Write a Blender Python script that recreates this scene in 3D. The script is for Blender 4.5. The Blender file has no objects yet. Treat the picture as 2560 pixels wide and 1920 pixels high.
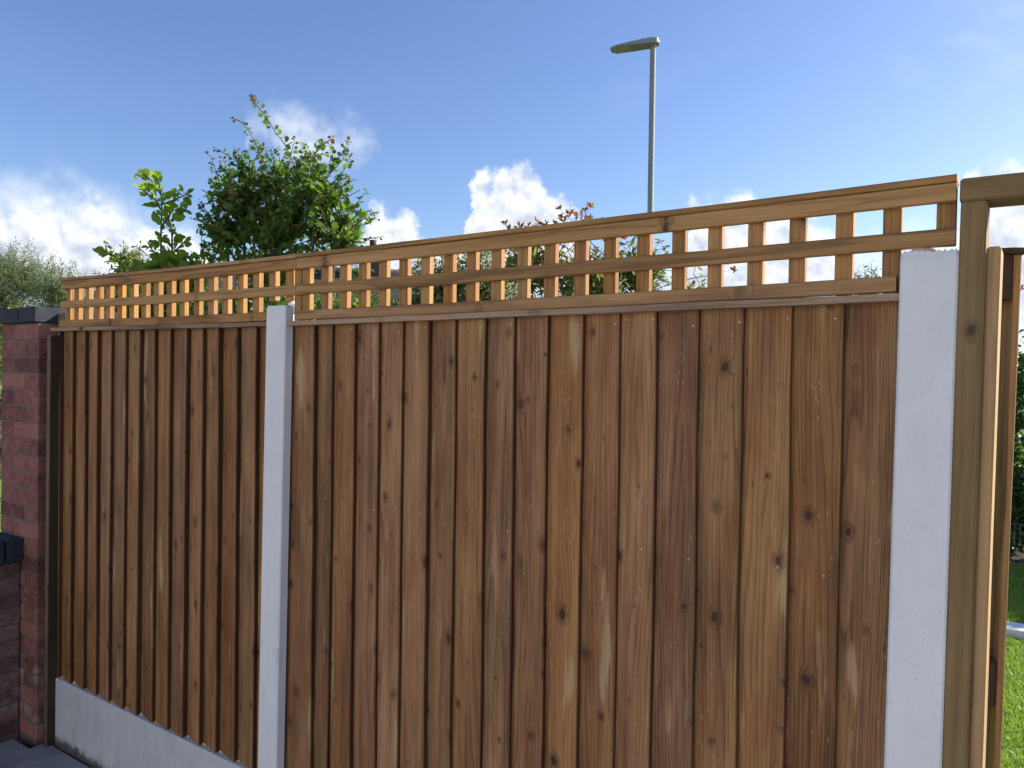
import bpy, bmesh, math, random
import numpy as np
from mathutils import Vector, Matrix, Euler
random.seed(7)
rng = np.random.default_rng(11)
scene = bpy.context.scene
C = scene.collection

# ------------------------------------------------------------------ camera
CAM = Vector((1.15592, -1.69034, 1.69841))
CR = Vector((0.82273, 0.56826, 0.01393))
CU = Vector((-0.01832, 0.00201, 0.99983))
CF = Vector((-0.56814, 0.82285, -0.01207))
FPX = 1924.92
cd = bpy.data.cameras.new('camera')
cam = bpy.data.objects.new('camera', cd)
C.objects.link(cam)
cam.matrix_world = Matrix(((CR.x, CU.x, -CF.x, CAM.x), (CR.y, CU.y, -CF.y, CAM.y),
                           (CR.z, CU.z, -CF.z, CAM.z), (0, 0, 0, 1)))
cd.sensor_fit = 'HORIZONTAL'
cd.sensor_width = 36.0
cd.lens = FPX / 2560 * 36.0
cd.clip_start = 0.05
cd.clip_end = 2000
scene.camera = cam


def look(u, v):
    """unit direction of a photograph pixel (2560 x 1920)"""
    return ((u - 1280) / FPX * CR - (v - 960) / FPX * CU + CF).normalized()


def at(u, v, d):
    """a point d metres in front of the camera plane"""
    return CAM + d * ((u - 1280) / FPX * CR - (v - 960) / FPX * CU + CF)


# ------------------------------------------------------------------ node helpers
class NT:
    def __init__(self, tree):
        self.t = tree

    def n(self, kind, **props):
        nd = self.t.nodes.new(kind)
        for k, v in props.items():
            setattr(nd, k, v)
        return nd

    def link(self, a, b):
        self.t.links.new(a, b)

    def set(self, sock, val):
        if hasattr(val, 'is_output') or isinstance(val, bpy.types.NodeSocket):
            self.t.links.new(val, sock)
        else:
            sock.default_value = val

    def math(self, op, a, b=0.0, c=None, clamp=False):
        nd = self.n('ShaderNodeMath', operation=op, use_clamp=clamp)
        self.set(nd.inputs[0], a)
        self.set(nd.inputs[1], b)
        if c is not None:
            self.set(nd.inputs[2], c)
        return nd.outputs[0]

    def vmath(self, op, a, b=None, s=None):
        nd = self.n('ShaderNodeVectorMath', operation=op)
        self.set(nd.inputs[0], a)
        if b is not None:
            self.set(nd.inputs[1], b)
        if s is not None:
            self.set(nd.inputs['Scale'], s)
        return nd.outputs['Value'] if op in ('LENGTH', 'DISTANCE', 'DOT_PRODUCT') else nd.outputs[0]

    def noise(self, vec, scale, detail=2.0, rough=0.5, dist=0.0):
        nd = self.n('ShaderNodeTexNoise')
        self.set(nd.inputs['Vector'], vec)
        self.set(nd.inputs['Scale'], scale)
        self.set(nd.inputs['Detail'], detail)
        self.set(nd.inputs['Roughness'], rough)
        self.set(nd.inputs['Distortion'], dist)
        return nd.outputs[0]

    def ramp(self, fac, stops, interp='LINEAR'):
        nd = self.n('ShaderNodeValToRGB')
        nd.color_ramp.interpolation = interp
        els = nd.color_ramp.elements
        while len(els) < len(stops):
            els.new(0.5)
        for e, (p, c) in zip(els, stops):
            e.position = p
            e.color = (c, c, c, 1) if isinstance(c, (int, float)) else (*c, 1)
        self.set(nd.inputs[0], fac)
        return nd.outputs[0]

    def mix(self, fac, a, b, blend='MIX'):
        nd = self.n('ShaderNodeMix', data_type='RGBA', blend_type=blend)
        self.set(nd.inputs[0], fac)
        for s, v in ((nd.inputs[6], a), (nd.inputs[7], b)):
            if isinstance(v, tuple) and len(v) == 3:
                v = (*v, 1)
            self.set(s, v)
        return nd.outputs[2]

    def maprange(self, v, a, b, c=0.0, d=1.0, smooth=False):
        nd = self.n('ShaderNodeMapRange', interpolation_type='SMOOTHSTEP' if smooth else 'LINEAR')
        self.set(nd.inputs[0], v)
        for i, x in enumerate((a, b, c, d)):
            self.set(nd.inputs[i + 1], x)
        return nd.outputs[0]

    def sep(self, v):
        nd = self.n('ShaderNodeSeparateXYZ')
        self.set(nd.inputs[0], v)
        return nd.outputs

    def comb(self, x, y, z):
        nd = self.n('ShaderNodeCombineXYZ')
        for i, v in enumerate((x, y, z)):
            self.set(nd.inputs[i], v)
        return nd.outputs[0]


# ------------------------------------------------------------------ sky, clouds, sun
SUN_DIR = Vector((0.80, 1.0, 0.72)).normalized()
SUN_EL = math.asin(SUN_DIR.z)
SUN_ROT = math.atan2(SUN_DIR.x, SUN_DIR.y)
SKY_STRENGTH = 0.077
SUN_STRENGTH = 4.4
EXPOSURE = 1.32
CLOUD_SHADE = (3.3, 3.65, 4.3)
CLOUD_LIT = (5.8, 5.9, 6.1)

world = bpy.data.worlds.new('World')
scene.world = world
world.use_nodes = True
wt = world.node_tree
wt.nodes.clear()
w = NT(wt)
sky = w.n('ShaderNodeTexSky', sky_type='NISHITA')
sky.sun_disc = False
sky.sun_elevation = SUN_EL
sky.sun_rotation = SUN_ROT
sky.altitude = 50
sky.air_density = 1.0
sky.dust_density = 0.80
sky.ozone_density = 3.0

K = 2560 / 2212.0
AZ0, AZ1, ELN = math.radians(-78), math.radians(10), 0.7


def az_el(u, v):
    d = look(u * K, v * K)
    return (math.atan2(d.x, d.y) - AZ0) / (AZ1 - AZ0), math.asin(d.z) / ELN


# heights of the cloud tops and bases round the sky, read along the picture's 2212 px width
N_ = 690
CUM_TOP = [(-80, 470), (0, 480), (60, 450), (100, 425), (150, 445), (200, 428), (250, 452), (285, 490), (330, 470), (400, 500), (440, 540), (520, 600),
           (770, N_), (790, 445), (830, 432), (870, 452), (905, 482), (925, 512), (935, 540), (950, 506), (975, 512), (992, 545), (1003, 450), (1013, 392), (1030, 368),
           (1058, 380), (1085, 350), (1120, 352), (1150, 364), (1174, 384), (1188, 425), (1206, 438), (1240, 468), (1275, 505), (1300, N_), (1460, N_),
           (1490, 398), (1520, 432), (1545, 402), (1572, 428), (1600, 415), (1620, 396), (1648, 424), (1680, 466), (1710, 478), (1760, 464), (1800, 478),
           (1832, 530), (1850, 590), (1940, 590), (2055, 560), (2080, 385), (2110, 342), (2150, 330), (2210, 345), (2290, 330)]
BANK_TOP = [(-80, 372), (0, 368), (60, 374), (150, 378), (230, 398), (300, 425), (380, 470), (470, 530), (505, 500), (518, 300), (530, 238), (600, 222), (640, 230),
            (700, 252), (760, 262), (800, 290), (815, 318), (840, 500), (1000, 600), (1400, 600), (1480, 520), (1700, 430), (1900, 520), (2050, 480), (2290, 420)]
BANK_BASE = [(-80, 650), (440, 650), (480, 500), (505, 420), (520, 296), (560, 310), (650, 385), (760, 362), (800, 318), (815, 300), (840, 400), (960, 570), (1000, 690), (2290, 690)]

tcw = w.n('ShaderNodeTexCoord')
d0 = w.vmath('NORMALIZE', tcw.outputs['Generated'])
wob = w.n('ShaderNodeTexNoise')
w.set(wob.inputs['Vector'], d0)
wob.inputs['Scale'].default_value = 16.0
wob.inputs['Detail'].default_value = 5.0
wob.inputs['Roughness'].default_value = 0.62
wx_, wy_, wz_ = w.sep(w.vmath('SUBTRACT', wob.outputs['Color'], (0.5, 0.5, 0.5)))
X_, Y_, Z_ = w.sep(d0)
az = w.math('ARCTAN2', X_, Y_)
az = w.math('DIVIDE', w.math('SUBTRACT', az, AZ0), AZ1 - AZ0)
az = w.math('PINGPONG', w.math('ADD', az, w.math('MULTIPLY', wx_, 0.042)), 1.0)   # the same sky goes on outside the picture
el = w.math('DIVIDE', w.math('ARCSINE', Z_), ELN)
elw = w.math('ADD', el, w.math('MULTIPLY', wy_, 0.075))


def profile(pts):
    nd = w.n('ShaderNodeFloatCurve')
    c = nd.mapping.curves[0]
    q = sorted(az_el(u, v) for u, v in pts)
    q = [(x, max(0.0, y)) for x, y in q if 0.005 < x < 0.995]
    c.points[0].location = (0.0, q[0][1])
    c.points[1].location = (1.0, q[-1][1])
    for x, y in q:
        c.points.new(x, y)
    for p in c.points:
        p.handle_type = 'VECTOR'
    nd.mapping.update()
    w.set(nd.inputs['Value'], az)
    return nd.outputs[0]


ctop, btop, bbase = profile(CUM_TOP), profile(BANK_TOP), profile(BANK_BASE)
step_v = tuple((SUN_DIR * 0.5 + Vector((0, 0, 0.8))).normalized() * 0.012)
na = w.noise(d0, 26.0, 6.0, 0.56)
nb_ = w.noise(w.vmath('ADD', d0, step_v), 26.0, 6.0, 0.56)
under = w.math('SUBTRACT', ctop, elw)                       # how far below the cumulus top
cum = w.math('ADD', under, w.math('MULTIPLY', w.math('SUBTRACT', na, 0.5), 0.11))
a_cum = w.maprange(cum, -0.006, 0.030, 0.0, 1.0, smooth=True)
a_cum = w.math('MULTIPLY', a_cum, w.maprange(under, 0.10, 0.34, 1.0, 0.62))
bank = w.math('MINIMUM', w.math('SUBTRACT', btop, elw), w.math('SUBTRACT', elw, bbase))
bank = w.math('ADD', bank, w.math('MULTIPLY', w.math('SUBTRACT', na, 0.50), 0.10))
a_bank = w.maprange(bank, -0.025, 0.085, 0.0, 0.78, smooth=True)
cir = w.noise(w.vmath('MULTIPLY', d0, (1.0, 1.0, 1.9)), 6.5, 6.0, 0.62)
a_cir = w.math('MULTIPLY', w.maprange(cir, 0.56, 0.80, 0.0, 0.34), w.maprange(az, 0.55, 0.92, 0.04, 1.0))
alpha = w.math('SUBTRACT', 1.0, w.math('MULTIPLY', w.math('SUBTRACT', 1.0, a_cum), w.math('MULTIPLY', w.math('SUBTRACT', 1.0, a_bank), w.math('SUBTRACT', 1.0, a_cir))))
lit = w.math('ADD', w.math('MULTIPLY', w.math('SUBTRACT', na, nb_), 3.6), w.maprange(under, 0.0, 0.16, 0.86, 0.36))
lit = w.math('ADD', lit, 0.0, clamp=True)
ccol = w.mix(lit, CLOUD_SHADE, CLOUD_LIT)
hsv = w.n('ShaderNodeHueSaturation')
hsv.inputs['Saturation'].default_value = 1.10
hsv.inputs['Hue'].default_value = 0.512
w.set(hsv.inputs['Color'], sky.outputs[0])
skyc = w.mix(w.math('MULTIPLY', alpha, 0.95), hsv.outputs[0], ccol)
bg = w.n('ShaderNodeBackground')
w.set(bg.inputs[0], skyc)
bg.inputs[1].default_value = SKY_STRENGTH
wo = w.n('ShaderNodeOutputWorld')
w.link(bg.outputs[0], wo.inputs[0])

sd = bpy.data.lights.new('sun', 'SUN')
sd.energy = SUN_STRENGTH
sd.angle = math.radians(0.53)
sd.color = (1.0, 0.93, 0.82)
sun = bpy.data.objects.new('sun', sd)
C.objects.link(sun)
sun.rotation_euler = SUN_DIR.to_track_quat('Z', 'Y').to_euler()
sun.location = (6, 8, 10)

scene.view_settings.view_transform = 'Standard'
scene.view_settings.look = 'None'
scene.view_settings.exposure = EXPOSURE
scene.view_settings.gamma = 1.0
scene.view_settings.use_curve_mapping = False
scene.render.engine = 'CYCLES'
scene.cycles.max_bounces = 6
scene.cycles.diffuse_bounces = 4
scene.cycles.glossy_bounces = 2
scene.cycles.transparent_max_bounces = 8


# ------------------------------------------------------------------ materials
def mat(name):
    m = bpy.data.materials.new(name)
    m.use_nodes = True
    m.node_tree.nodes.clear()
    return m, NT(m.node_tree)


def finish(m, t, col, rough=0.6, bump=None, bump_s=0.2, bump_d=0.002, spec=0.4, metal=0.0):
    b = t.n('ShaderNodeBsdfPrincipled')
    if isinstance(col, tuple) and len(col) == 3:
        col = (*col, 1)
    t.set(b.inputs['Base Color'], col)
    t.set(b.inputs['Roughness'], rough)
    b.inputs['Specular IOR Level'].default_value = spec
    b.inputs['Metallic'].default_value = metal
    if bump is not None:
        bn = t.n('ShaderNodeBump')
        bn.inputs['Strength'].default_value = bump_s
        bn.inputs['Distance'].default_value = bump_d
        t.set(bn.inputs['Height'], bump)
        t.link(bn.outputs[0], b.inputs['Normal'])
    o = t.n('ShaderNodeOutputMaterial')
    t.link(b.outputs[0], o.inputs[0])
    return m


def wood(name, axis, pale, mid, dark, knot_col, knots=(9.0, 3.0), knot_p=0.45, scuff=0.0, flame=7.0,
         grain=0.45, tint=0.25, specks=0.0, edge=0.0, rings=60.0):
    m, t = mat(name)
    tc = t.n('ShaderNodeTexCoord')
    x, y, z = t.sep(tc.outputs['Object'])
    l = (x, y, z)[axis]
    a, b = [(y, z), (z, x), (x, y)][axis] if axis != 1 else (x, z)
    oi = t.n('ShaderNodeObjectInfo')
    rnd = oi.outputs['Random']
    off = t.comb(t.math('MULTIPLY', rnd, 37.0), t.math('MULTIPLY', rnd, 91.0), t.math('MULTIPLY', rnd, 53.0))
    v = t.vmath('ADD', t.comb(a, b, l), off)
    va, vb, vl = t.sep(v)
    # knots
    wk = t.n('ShaderNodeTexNoise')
    t.set(wk.inputs['Vector'], v)
    wk.inputs['Scale'].default_value = 45
    wk.inputs['Detail'].default_value = 2
    jit = t.vmath('SCALE', t.vmath('SUBTRACT', wk.outputs['Color'], (.5, .5, .5)), s=0.010)
    ks = (knots[0], knots[0] * .6, knots[1])
    vk = t.vmath('MULTIPLY', t.vmath('ADD', v, jit), ks)
    vo = t.n('ShaderNodeTexVoronoi', voronoi_dimensions='3D', feature='F1')
    vo.inputs['Scale'].default_value = 1.0
    vo.inputs['Randomness'].default_value = 0.95
    t.set(vo.inputs['Vector'], vk)
    delta = t.vmath('DIVIDE', t.vmath('SUBTRACT', vk, vo.outputs['Position']), ks)
    delta = t.vmath('MULTIPLY', delta, (1.0, 0.06, 0.72))
    kd = t.vmath('LENGTH', delta)
    rc, gc, bc = t.sep(vo.outputs['Color'])
    present = t.math('LESS_THAN', rc, knot_p)
    krad = t.maprange(t.math('POWER', gc, 1.6), 0, 1, 0.0026, 0.0108)
    kin = t.math('MULTIPLY', t.maprange(t.math('DIVIDE', kd, krad), 0.82, 1.08, 1, 0, smooth=True), present)
    khalo = t.math('MULTIPLY', t.maprange(t.math('DIVIDE', kd, krad), 0.9, 2.9, 1, 0, smooth=True), present)
    defl = t.math('MULTIPLY', khalo, 1.1)
    # rings as contour lines of a stretched noise
    n1 = t.noise(t.vmath('MULTIPLY', v, (11.0, 11.0, 0.85)), 1.0, 2.0, 0.45)
    ph = t.math('ADD', t.math('MULTIPLY', n1, flame), t.math('ADD', t.math('MULTIPLY', va, rings), defl))
    saw = t.math('FRACT', ph)
    ring = t.maprange(t.math('POWER', saw, 3.4), 0.0, 1.0, 0.0, 1.0)
    ring = t.math('MULTIPLY', ring, t.maprange(saw, 0.93, 1.0, 1.0, 0.0))
    fib = t.noise(t.vmath('MULTIPLY', v, (330.0, 330.0, 7.0)), 1.0, 3.0, 0.6)
    strk = t.noise(t.vmath('MULTIPLY', v, (34.0, 34.0, 1.1)), 1.0, 4.0, 0.6)
    blot = t.math('ADD', t.math('MULTIPLY', t.math('SUBTRACT', t.noise(t.vmath('MULTIPLY', v, (9.0, 9.0, 2.4)), 1.0, 5.0, 0.66), .5), 1.5), .5)
    f = t.math('ADD', t.math('MULTIPLY', strk, 0.70), t.math('MULTIPLY', blot, 0.50))
    f = t.math('SUBTRACT', f, t.math('MULTIPLY', ring, grain * 0.42))
    f = t.math('ADD', f, t.math('MULTIPLY', t.math('SUBTRACT', fib, 0.5), 0.62))
    f = t.math('ADD', f, t.math('MULTIPLY', t.math('SUBTRACT', rnd, 0.5), tint))
    col = t.ramp(f, [(0.25, dark), (0.52, mid), (0.80, pale)])
    # reddish and dull boards
    hs = t.n('ShaderNodeHueSaturation')
    t.set(hs.inputs['Color'], col)
    r2 = t.math('FRACT', t.math('MULTIPLY', rnd, 17.3))
    t.set(hs.inputs['Hue'], t.maprange(r2, 0, 1, 0.496, 0.503))
    t.set(hs.inputs['Saturation'], t.maprange(t.math('FRACT', t.math('MULTIPLY', rnd, 7.7)), 0, 1, 0.92, 1.05))
    col = hs.outputs[0]
    if specks > 0:    # reddish heartwood patches and tiny torn pale flecks
        rb = t.noise(t.vmath('MULTIPLY', v, (13.0, 13.0, 3.0)), 1.0, 4.0, 0.65)
        col = t.mix(t.maprange(rb, 0.50, 0.74, 0.0, 0.55), col, tuple(a_ * b_ for a_, b_ in zip(mid, (0.88, 0.62, 0.52))))
        fl = t.n('ShaderNodeTexVoronoi', voronoi_dimensions='3D', feature='F1')
        t.set(fl.inputs['Vector'], t.vmath('MULTIPLY', v, (210.0, 60.0, 48.0)))
        fl.inputs['Scale'].default_value = 1.0
        fr_, fg_, fb_ = t.sep(fl.outputs['Color'])
        fz = t.noise(t.vmath('MULTIPLY', v, (12.0, 12.0, 3.4)), 1.0, 2.0)
        fm = t.math('MULTIPLY', t.maprange(fl.outputs['Distance'], 0.12, 0.34, 1, 0), t.math('LESS_THAN', fr_, t.maprange(fz, .55, .74, 0, .42)))
        col = t.mix(t.math('MULTIPLY', fm, 0.42), col, (0.56, 0.44, 0.29))
    if scuff > 0:
        sn = t.noise(t.vmath('MULTIPLY', v, (16.0, 16.0, 2.4)), 1.0, 2.0, 0.5)
        sf = t.noise(t.vmath('MULTIPLY', v, (160.0, 160.0, 14.0)), 1.0, 3.0, 0.6)
        sm = t.maprange(t.math('ADD', sn, t.math('MULTIPLY', t.math('SUBTRACT', sf, .5), .16)), 0.635, 0.72, 0, 1, smooth=True)
        col = t.mix(t.math('MULTIPLY', sm, scuff), col, (0.46, 0.33, 0.18))
    if specks > 0:
        sv = t.n('ShaderNodeTexVoronoi', voronoi_dimensions='3D', feature='F1')
        t.set(sv.inputs['Vector'], t.vmath('MULTIPLY', v, (55.0, 30.0, 13.0)))
        sv.inputs['Scale'].default_value = 1.0
        sr, sg, sb = t.sep(sv.outputs['Color'])
        sp = t.math('MULTIPLY', t.maprange(sv.outputs['Distance'], 0.06, 0.15, 1, 0), t.math('LESS_THAN', sr, specks))
        col = t.mix(t.math('MULTIPLY', sp, 0.8), col, t.mix(0.5, dark, knot_col))
    col = t.mix(t.math('MULTIPLY', khalo, 0.50), col, tuple(.55 * c + .45 * k for c, k in zip(dark, knot_col)))
    kr = t.noise(t.vmath('MULTIPLY', v, (500, 500, 400)), 1.0, 2.0)
    kc = t.mix(kr, knot_col, tuple(c * 1.8 for c in knot_col))
    col = t.mix(t.math('MULTIPLY', kin, t.maprange(bc, 0, 1, .50, .98)), col, kc)
    if edge > 0:      # right-hand faces are mixed darker
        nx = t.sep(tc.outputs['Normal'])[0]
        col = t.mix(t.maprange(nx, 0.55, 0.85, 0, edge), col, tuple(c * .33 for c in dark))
    h = t.math('ADD', t.math('MULTIPLY', fib, 0.6), t.math('MULTIPLY', ring, -0.35))
    h = t.math('SUBTRACT', h, t.math('MULTIPLY', kin, 0.25))
    return finish(m, t, col, t.maprange(fib, 0.3, 0.7, 0.58, 0.78), h, 0.55, 0.0012, spec=0.28)


M = {}
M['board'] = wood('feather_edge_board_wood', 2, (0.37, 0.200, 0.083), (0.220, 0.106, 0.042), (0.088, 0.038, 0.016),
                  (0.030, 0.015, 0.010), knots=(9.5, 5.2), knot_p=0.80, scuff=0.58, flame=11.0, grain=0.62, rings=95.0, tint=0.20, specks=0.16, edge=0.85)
M['rail'] = wood('trellis_rail_wood', 0, (0.43, 0.245, 0.092), (0.320, 0.170, 0.060), (0.17, 0.086, 0.033),
                 (0.040, 0.022, 0.014), knots=(16.0, 1.5), knot_p=0.55, flame=6.0, grain=0.75, tint=0.22)
M['upright'] = wood('trellis_upright_wood', 2, (0.41, 0.222, 0.074), (0.31, 0.158, 0.050), (0.17, 0.082, 0.029),
                    (0.05, 0.025, 0.014), knots=(14.0, 3.0), knot_p=0.25, flame=5.0, grain=0.6, tint=0.22)
M['strip'] = wood('capping_strip_wood', 0, (0.38, 0.26, 0.16), (0.27, 0.175, 0.105), (0.12, 0.073, 0.044),
                  (0.03, 0.018, 0.013), knots=(16.0, 2.2), knot_p=0.6, flame=5.0, grain=0.5, specks=0.1)
M['gate_v'] = wood('gate_timber', 2, (0.23, 0.152, 0.070), (0.165, 0.104, 0.046), (0.085, 0.058, 0.034),
                   (0.035, 0.022, 0.015), knots=(14.0, 2.0), knot_p=0.3, flame=4.0, grain=0.35, tint=0.12)
M['gate_h'] = wood('gate_lintel_timber', 0, (0.24, 0.158, 0.075), (0.172, 0.110, 0.050), (0.085, 0.058, 0.034),
                   (0.035, 0.022, 0.015), knots=(14.0, 2.0), knot_p=0.3, flame=4.0, grain=0.35, tint=0.12)
M['gate_board'] = wood('gate_board_wood', 2, (0.42, 0.265, 0.130), (0.31, 0.188, 0.088), (0.125, 0.07, 0.035),
                       (0.04, 0.022, 0.014), knots=(12.0, 2.5), knot_p=0.4, flame=6.0, grain=0.5, tint=0.2)
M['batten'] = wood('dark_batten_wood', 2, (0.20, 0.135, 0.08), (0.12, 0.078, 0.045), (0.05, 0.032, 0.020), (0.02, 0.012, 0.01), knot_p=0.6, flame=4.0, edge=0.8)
M['endgrain'] = wood('dark_end_grain', 2, (0.085, 0.05, 0.033), (0.055, 0.033, 0.022), (0.03, 0.018, 0.013),
                     (0.02, 0.012, 0.01), knot_p=0.0, flame=3.0)


def concrete(name, base, dark, stain=0.5, pits=True, dirt=0.0):
    m, t = mat(name)
    tc = t.n('ShaderNodeTexCoord')
    v = tc.outputs['Object']
    x, y, z = t.sep(v)
    big = t.noise(v, 7.0, 4.0, 0.6)
    run = t.noise(t.vmath('MULTIPLY', v, (26, 26, 5.0)), 1.0, 3.0, 0.6)
    fine = t.noise(v, 220.0, 3.0, 0.6)
    f = t.math('ADD', t.math('MULTIPLY', big, 0.6), t.math('MULTIPLY', run, 0.4))
    col = t.mix(t.maprange(f, 0.38, 0.68), tuple(c * (1 - .22 * stain) for c in base), base)
    col = t.mix(t.maprange(fine, 0.35, 0.75, 0.0, 0.14), col, dark)
    h = t.math('MULTIPLY', fine, 0.3)
    if pits:
        vo = t.n('ShaderNodeTexVoronoi', feature='F1')
        t.set(vo.inputs['Vector'], v)
        vo.inputs['Scale'].default_value = 42.0
        r, gg, bb = t.sep(vo.outputs['Color'])
        rad = t.maprange(gg, 0, 1, 0.02, 0.085)
        pm = t.math('MULTIPLY', t.math('LESS_THAN', vo.outputs['Distance'], rad), t.math('LESS_THAN', r, 0.36))
        col = t.mix(t.math('MULTIPLY', pm, 0.6), col, dark)
        h = t.math('SUBTRACT', h, t.math('MULTIPLY', pm, 1.2))
        sm = t.noise(t.vmath('MULTIPLY', v, (18, 18, 7)), 1.0, 3.0, 0.6)
        col = t.mix(t.maprange(sm, 0.62, 0.78, 0, 0.38), col, dark)
    if dirt > 0:      # black mould and soil splash along the foot
        dn_ = t.noise(v, 16.0, 5.0, 0.7)
        dm = t.maprange(t.math('ADD', z, t.math('MULTIPLY', t.math('SUBTRACT', dn_, .5), -.10)), 0.012, 0.055, dirt, 0.0, smooth=True)
        col = t.mix(dm, col, (0.035, 0.034, 0.032))
        sp2 = t.noise(v, 90.0, 3.0, 0.6)
        col = t.mix(t.math('MULTIPLY', t.maprange(sp2, .62, .72, 0, .5), t.maprange(z, .02, .16, 1, 0)), col, (0.08, 0.07, 0.06))
    return finish(m, t, col, 0.82, h, 0.35, 0.0015, spec=0.3)


M['concrete'] = concrete('pale_concrete', (0.68, 0.70, 0.73), (0.22, 0.22, 0.23))
M['gravel'] = concrete('gravel_board_concrete', (0.54, 0.56, 0.60), (0.20, 0.21, 0.23), stain=0.9, dirt=0.9)


def brick_mat(name, c1, c2, c3, white=0.5):
    m, t = mat(name)
    tc = t.n('ShaderNodeTexCoord')
    oi = t.n('ShaderNodeObjectInfo')
    rnd = oi.outputs['Random']
    off = t.comb(t.math('MULTIPLY', rnd, 31.0), t.math('MULTIPLY', rnd, 17.0), t.math('MULTIPLY', rnd, 57.0))
    v = t.vmath('ADD', tc.outputs['Object'], off)
    geo = t.n('ShaderNodeNewGeometry')
    wp = geo.outputs['Position']
    n1 = t.noise(v, 22.0, 6.0, 0.75)
    n2 = t.noise(v, 130.0, 3.0, 0.6)
    f = t.math('ADD', t.math('MULTIPLY', t.math('ADD', t.math('MULTIPLY', t.math('SUBTRACT', n1, .5), 1.7), .5), 0.8), t.math('MULTIPLY', t.math('SUBTRACT', rnd, 0.5), 0.5))
    col = t.ramp(f, [(0.15, c3), (0.42, c1), (0.7, c2)])
    vo = t.n('ShaderNodeTexVoronoi', feature='F1')
    t.set(vo.inputs['Vector'], v)
    vo.inputs['Scale'].default_value = 130.0
    pr, pg, pb = t.sep(vo.outputs['Color'])
    pit = t.math('MULTIPLY', t.maprange(vo.outputs['Distance'], 0.12, 0.3, 1, 0), t.math('LESS_THAN', pr, 0.35))
    col = t.mix(t.math('MULTIPLY', pit, 0.55), col, tuple(c * .3 for c in c3))
    # lime smears, more of them low down on the wall where salts come out
    e = t.noise(wp, 9.0, 5.0, 0.7)
    low = t.maprange(t.sep(wp)[2], 0.1, 0.95, 0.16, 0.0)
    em = t.maprange(t.math('ADD', e, low), 0.60, 0.78, 0, white, smooth=True)
    col = t.mix(em, col, (0.30, 0.28, 0.27))
    return finish(m, t, col, 0.88, t.math('SUBTRACT', n2, pit), 0.6, 0.002, spec=0.25)


M['brick'] = brick_mat('red_brick', (0.215, 0.085, 0.072), (0.275, 0.125, 0.108), (0.10, 0.044, 0.042), 0.65)
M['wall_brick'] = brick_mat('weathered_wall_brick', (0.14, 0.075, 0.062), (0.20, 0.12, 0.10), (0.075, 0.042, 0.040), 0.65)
M['mortar'] = concrete('brick_mortar', (0.145, 0.115, 0.105), (0.07, 0.055, 0.05), pits=False)


def simple(name, c1, c2, scale=20, rough=0.6, spec=0.4, metal=0.0, bump=0.2, detail=4):
    m, t = mat(name)
    tc = t.n('ShaderNodeTexCoord')
    oi = t.n('ShaderNodeObjectInfo')
    rnd = oi.outputs['Random']
    v = t.vmath('ADD', tc.outputs['Object'], t.comb(t.math('MULTIPLY', rnd, 31.0), rnd, t.math('MULTIPLY', rnd, 57.0)))
    n = t.noise(v, scale, detail, 0.6)
    n = t.math('ADD', n, t.math('MULTIPLY', t.math('SUBTRACT', rnd, .5), .2))
    col = t.mix(t.maprange(n, .3, .7), c1, c2)
    return finish(m, t, col, rough, n, bump, 0.002, spec, metal)


M['blue_brick'] = simple('blue_engineering_brick', (0.022, 0.025, 0.036), (0.042, 0.046, 0.060), 30, 0.75, 0.2)
M['slab'] = simple('slate_grey_slab', (0.18, 0.195, 0.22), (0.26, 0.275, 0.305), 9, 0.7, 0.35)
M['soil'] = simple('dark_soil', (0.030, 0.024, 0.018), (0.07, 0.055, 0.04), 14, 0.95, 0.1, bump=0.8)
M['rough_grass'] = simple('rough_grass', (0.06, 0.072, 0.035), (0.10, 0.112, 0.055), 1.5, 0.95, 0.1, bump=0.8)
M['lawn_base'] = simple('lawn_base_green', (0.09, 0.17, 0.03), (0.15, 0.25, 0.05), 30, 0.9, 0.1, bump=0.6)
M['galv'] = simple('galvanised_steel', (0.22, 0.24, 0.25), (0.30, 0.32, 0.33), 24, 0.75, 0.25, 0.0)
M['lamp_grey'] = simple('lantern_grey_paint', (0.26, 0.28, 0.29), (0.32, 0.34, 0.35), 10, 0.6, 0.4)
M['lamp_under'] = simple('lantern_underside', (0.20, 0.20, 0.21), (0.26, 0.26, 0.27), 10, 0.5, 0.5)
M['lens'] = simple('lantern_lens', (0.30, 0.25, 0.19), (0.36, 0.31, 0.24), 40, 0.2, 0.5)
M['steel'] = simple('zinc_nail', (0.34, 0.32, 0.28), (0.46, 0.44, 0.39), 60, 0.45, 0.5, 0.4)
M['bark'] = simple('grey_brown_bark', (0.06, 0.045, 0.033), (0.13, 0.10, 0.075), 60, 0.9, 0.2, bump=0.8)
M['twig'] = simple('young_twig', (0.10, 0.085, 0.045), (0.16, 0.13, 0.07), 60, 0.8, 0.2)
M['edging'] = simple('white_edging_board', (0.62, 0.62, 0.60), (0.78, 0.78, 0.76), 12, 0.6, 0.4)
M['wire'] = simple('green_coated_wire', (0.20, 0.26, 0.22), (0.30, 0.36, 0.32), 12, 0.5, 0.4)
M['tile'] = simple('mossy_roof_tile', (0.040, 0.036, 0.034), (0.085, 0.075, 0.065), 8, 0.9, 0.2, bump=0.6)
M['house_wall'] = simple('pale_render', (0.50, 0.48, 0.44), (0.60, 0.58, 0.54), 6, 0.9, 0.2)
M['white_render'] = simple('white_render', (0.66, 0.66, 0.66), (0.74, 0.74, 0.74), 3, 0.9, 0.2)
M['chimney_brick'] = simple('brown_chimney_brick', (0.08, 0.052, 0.04), (0.14, 0.09, 0.07), 16, 0.9, 0.2)
M['pot'] = simple('dark_clay_pot', (0.075, 0.05, 0.04), (0.12, 0.08, 0.06), 20, 0.8, 0.2)
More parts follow.
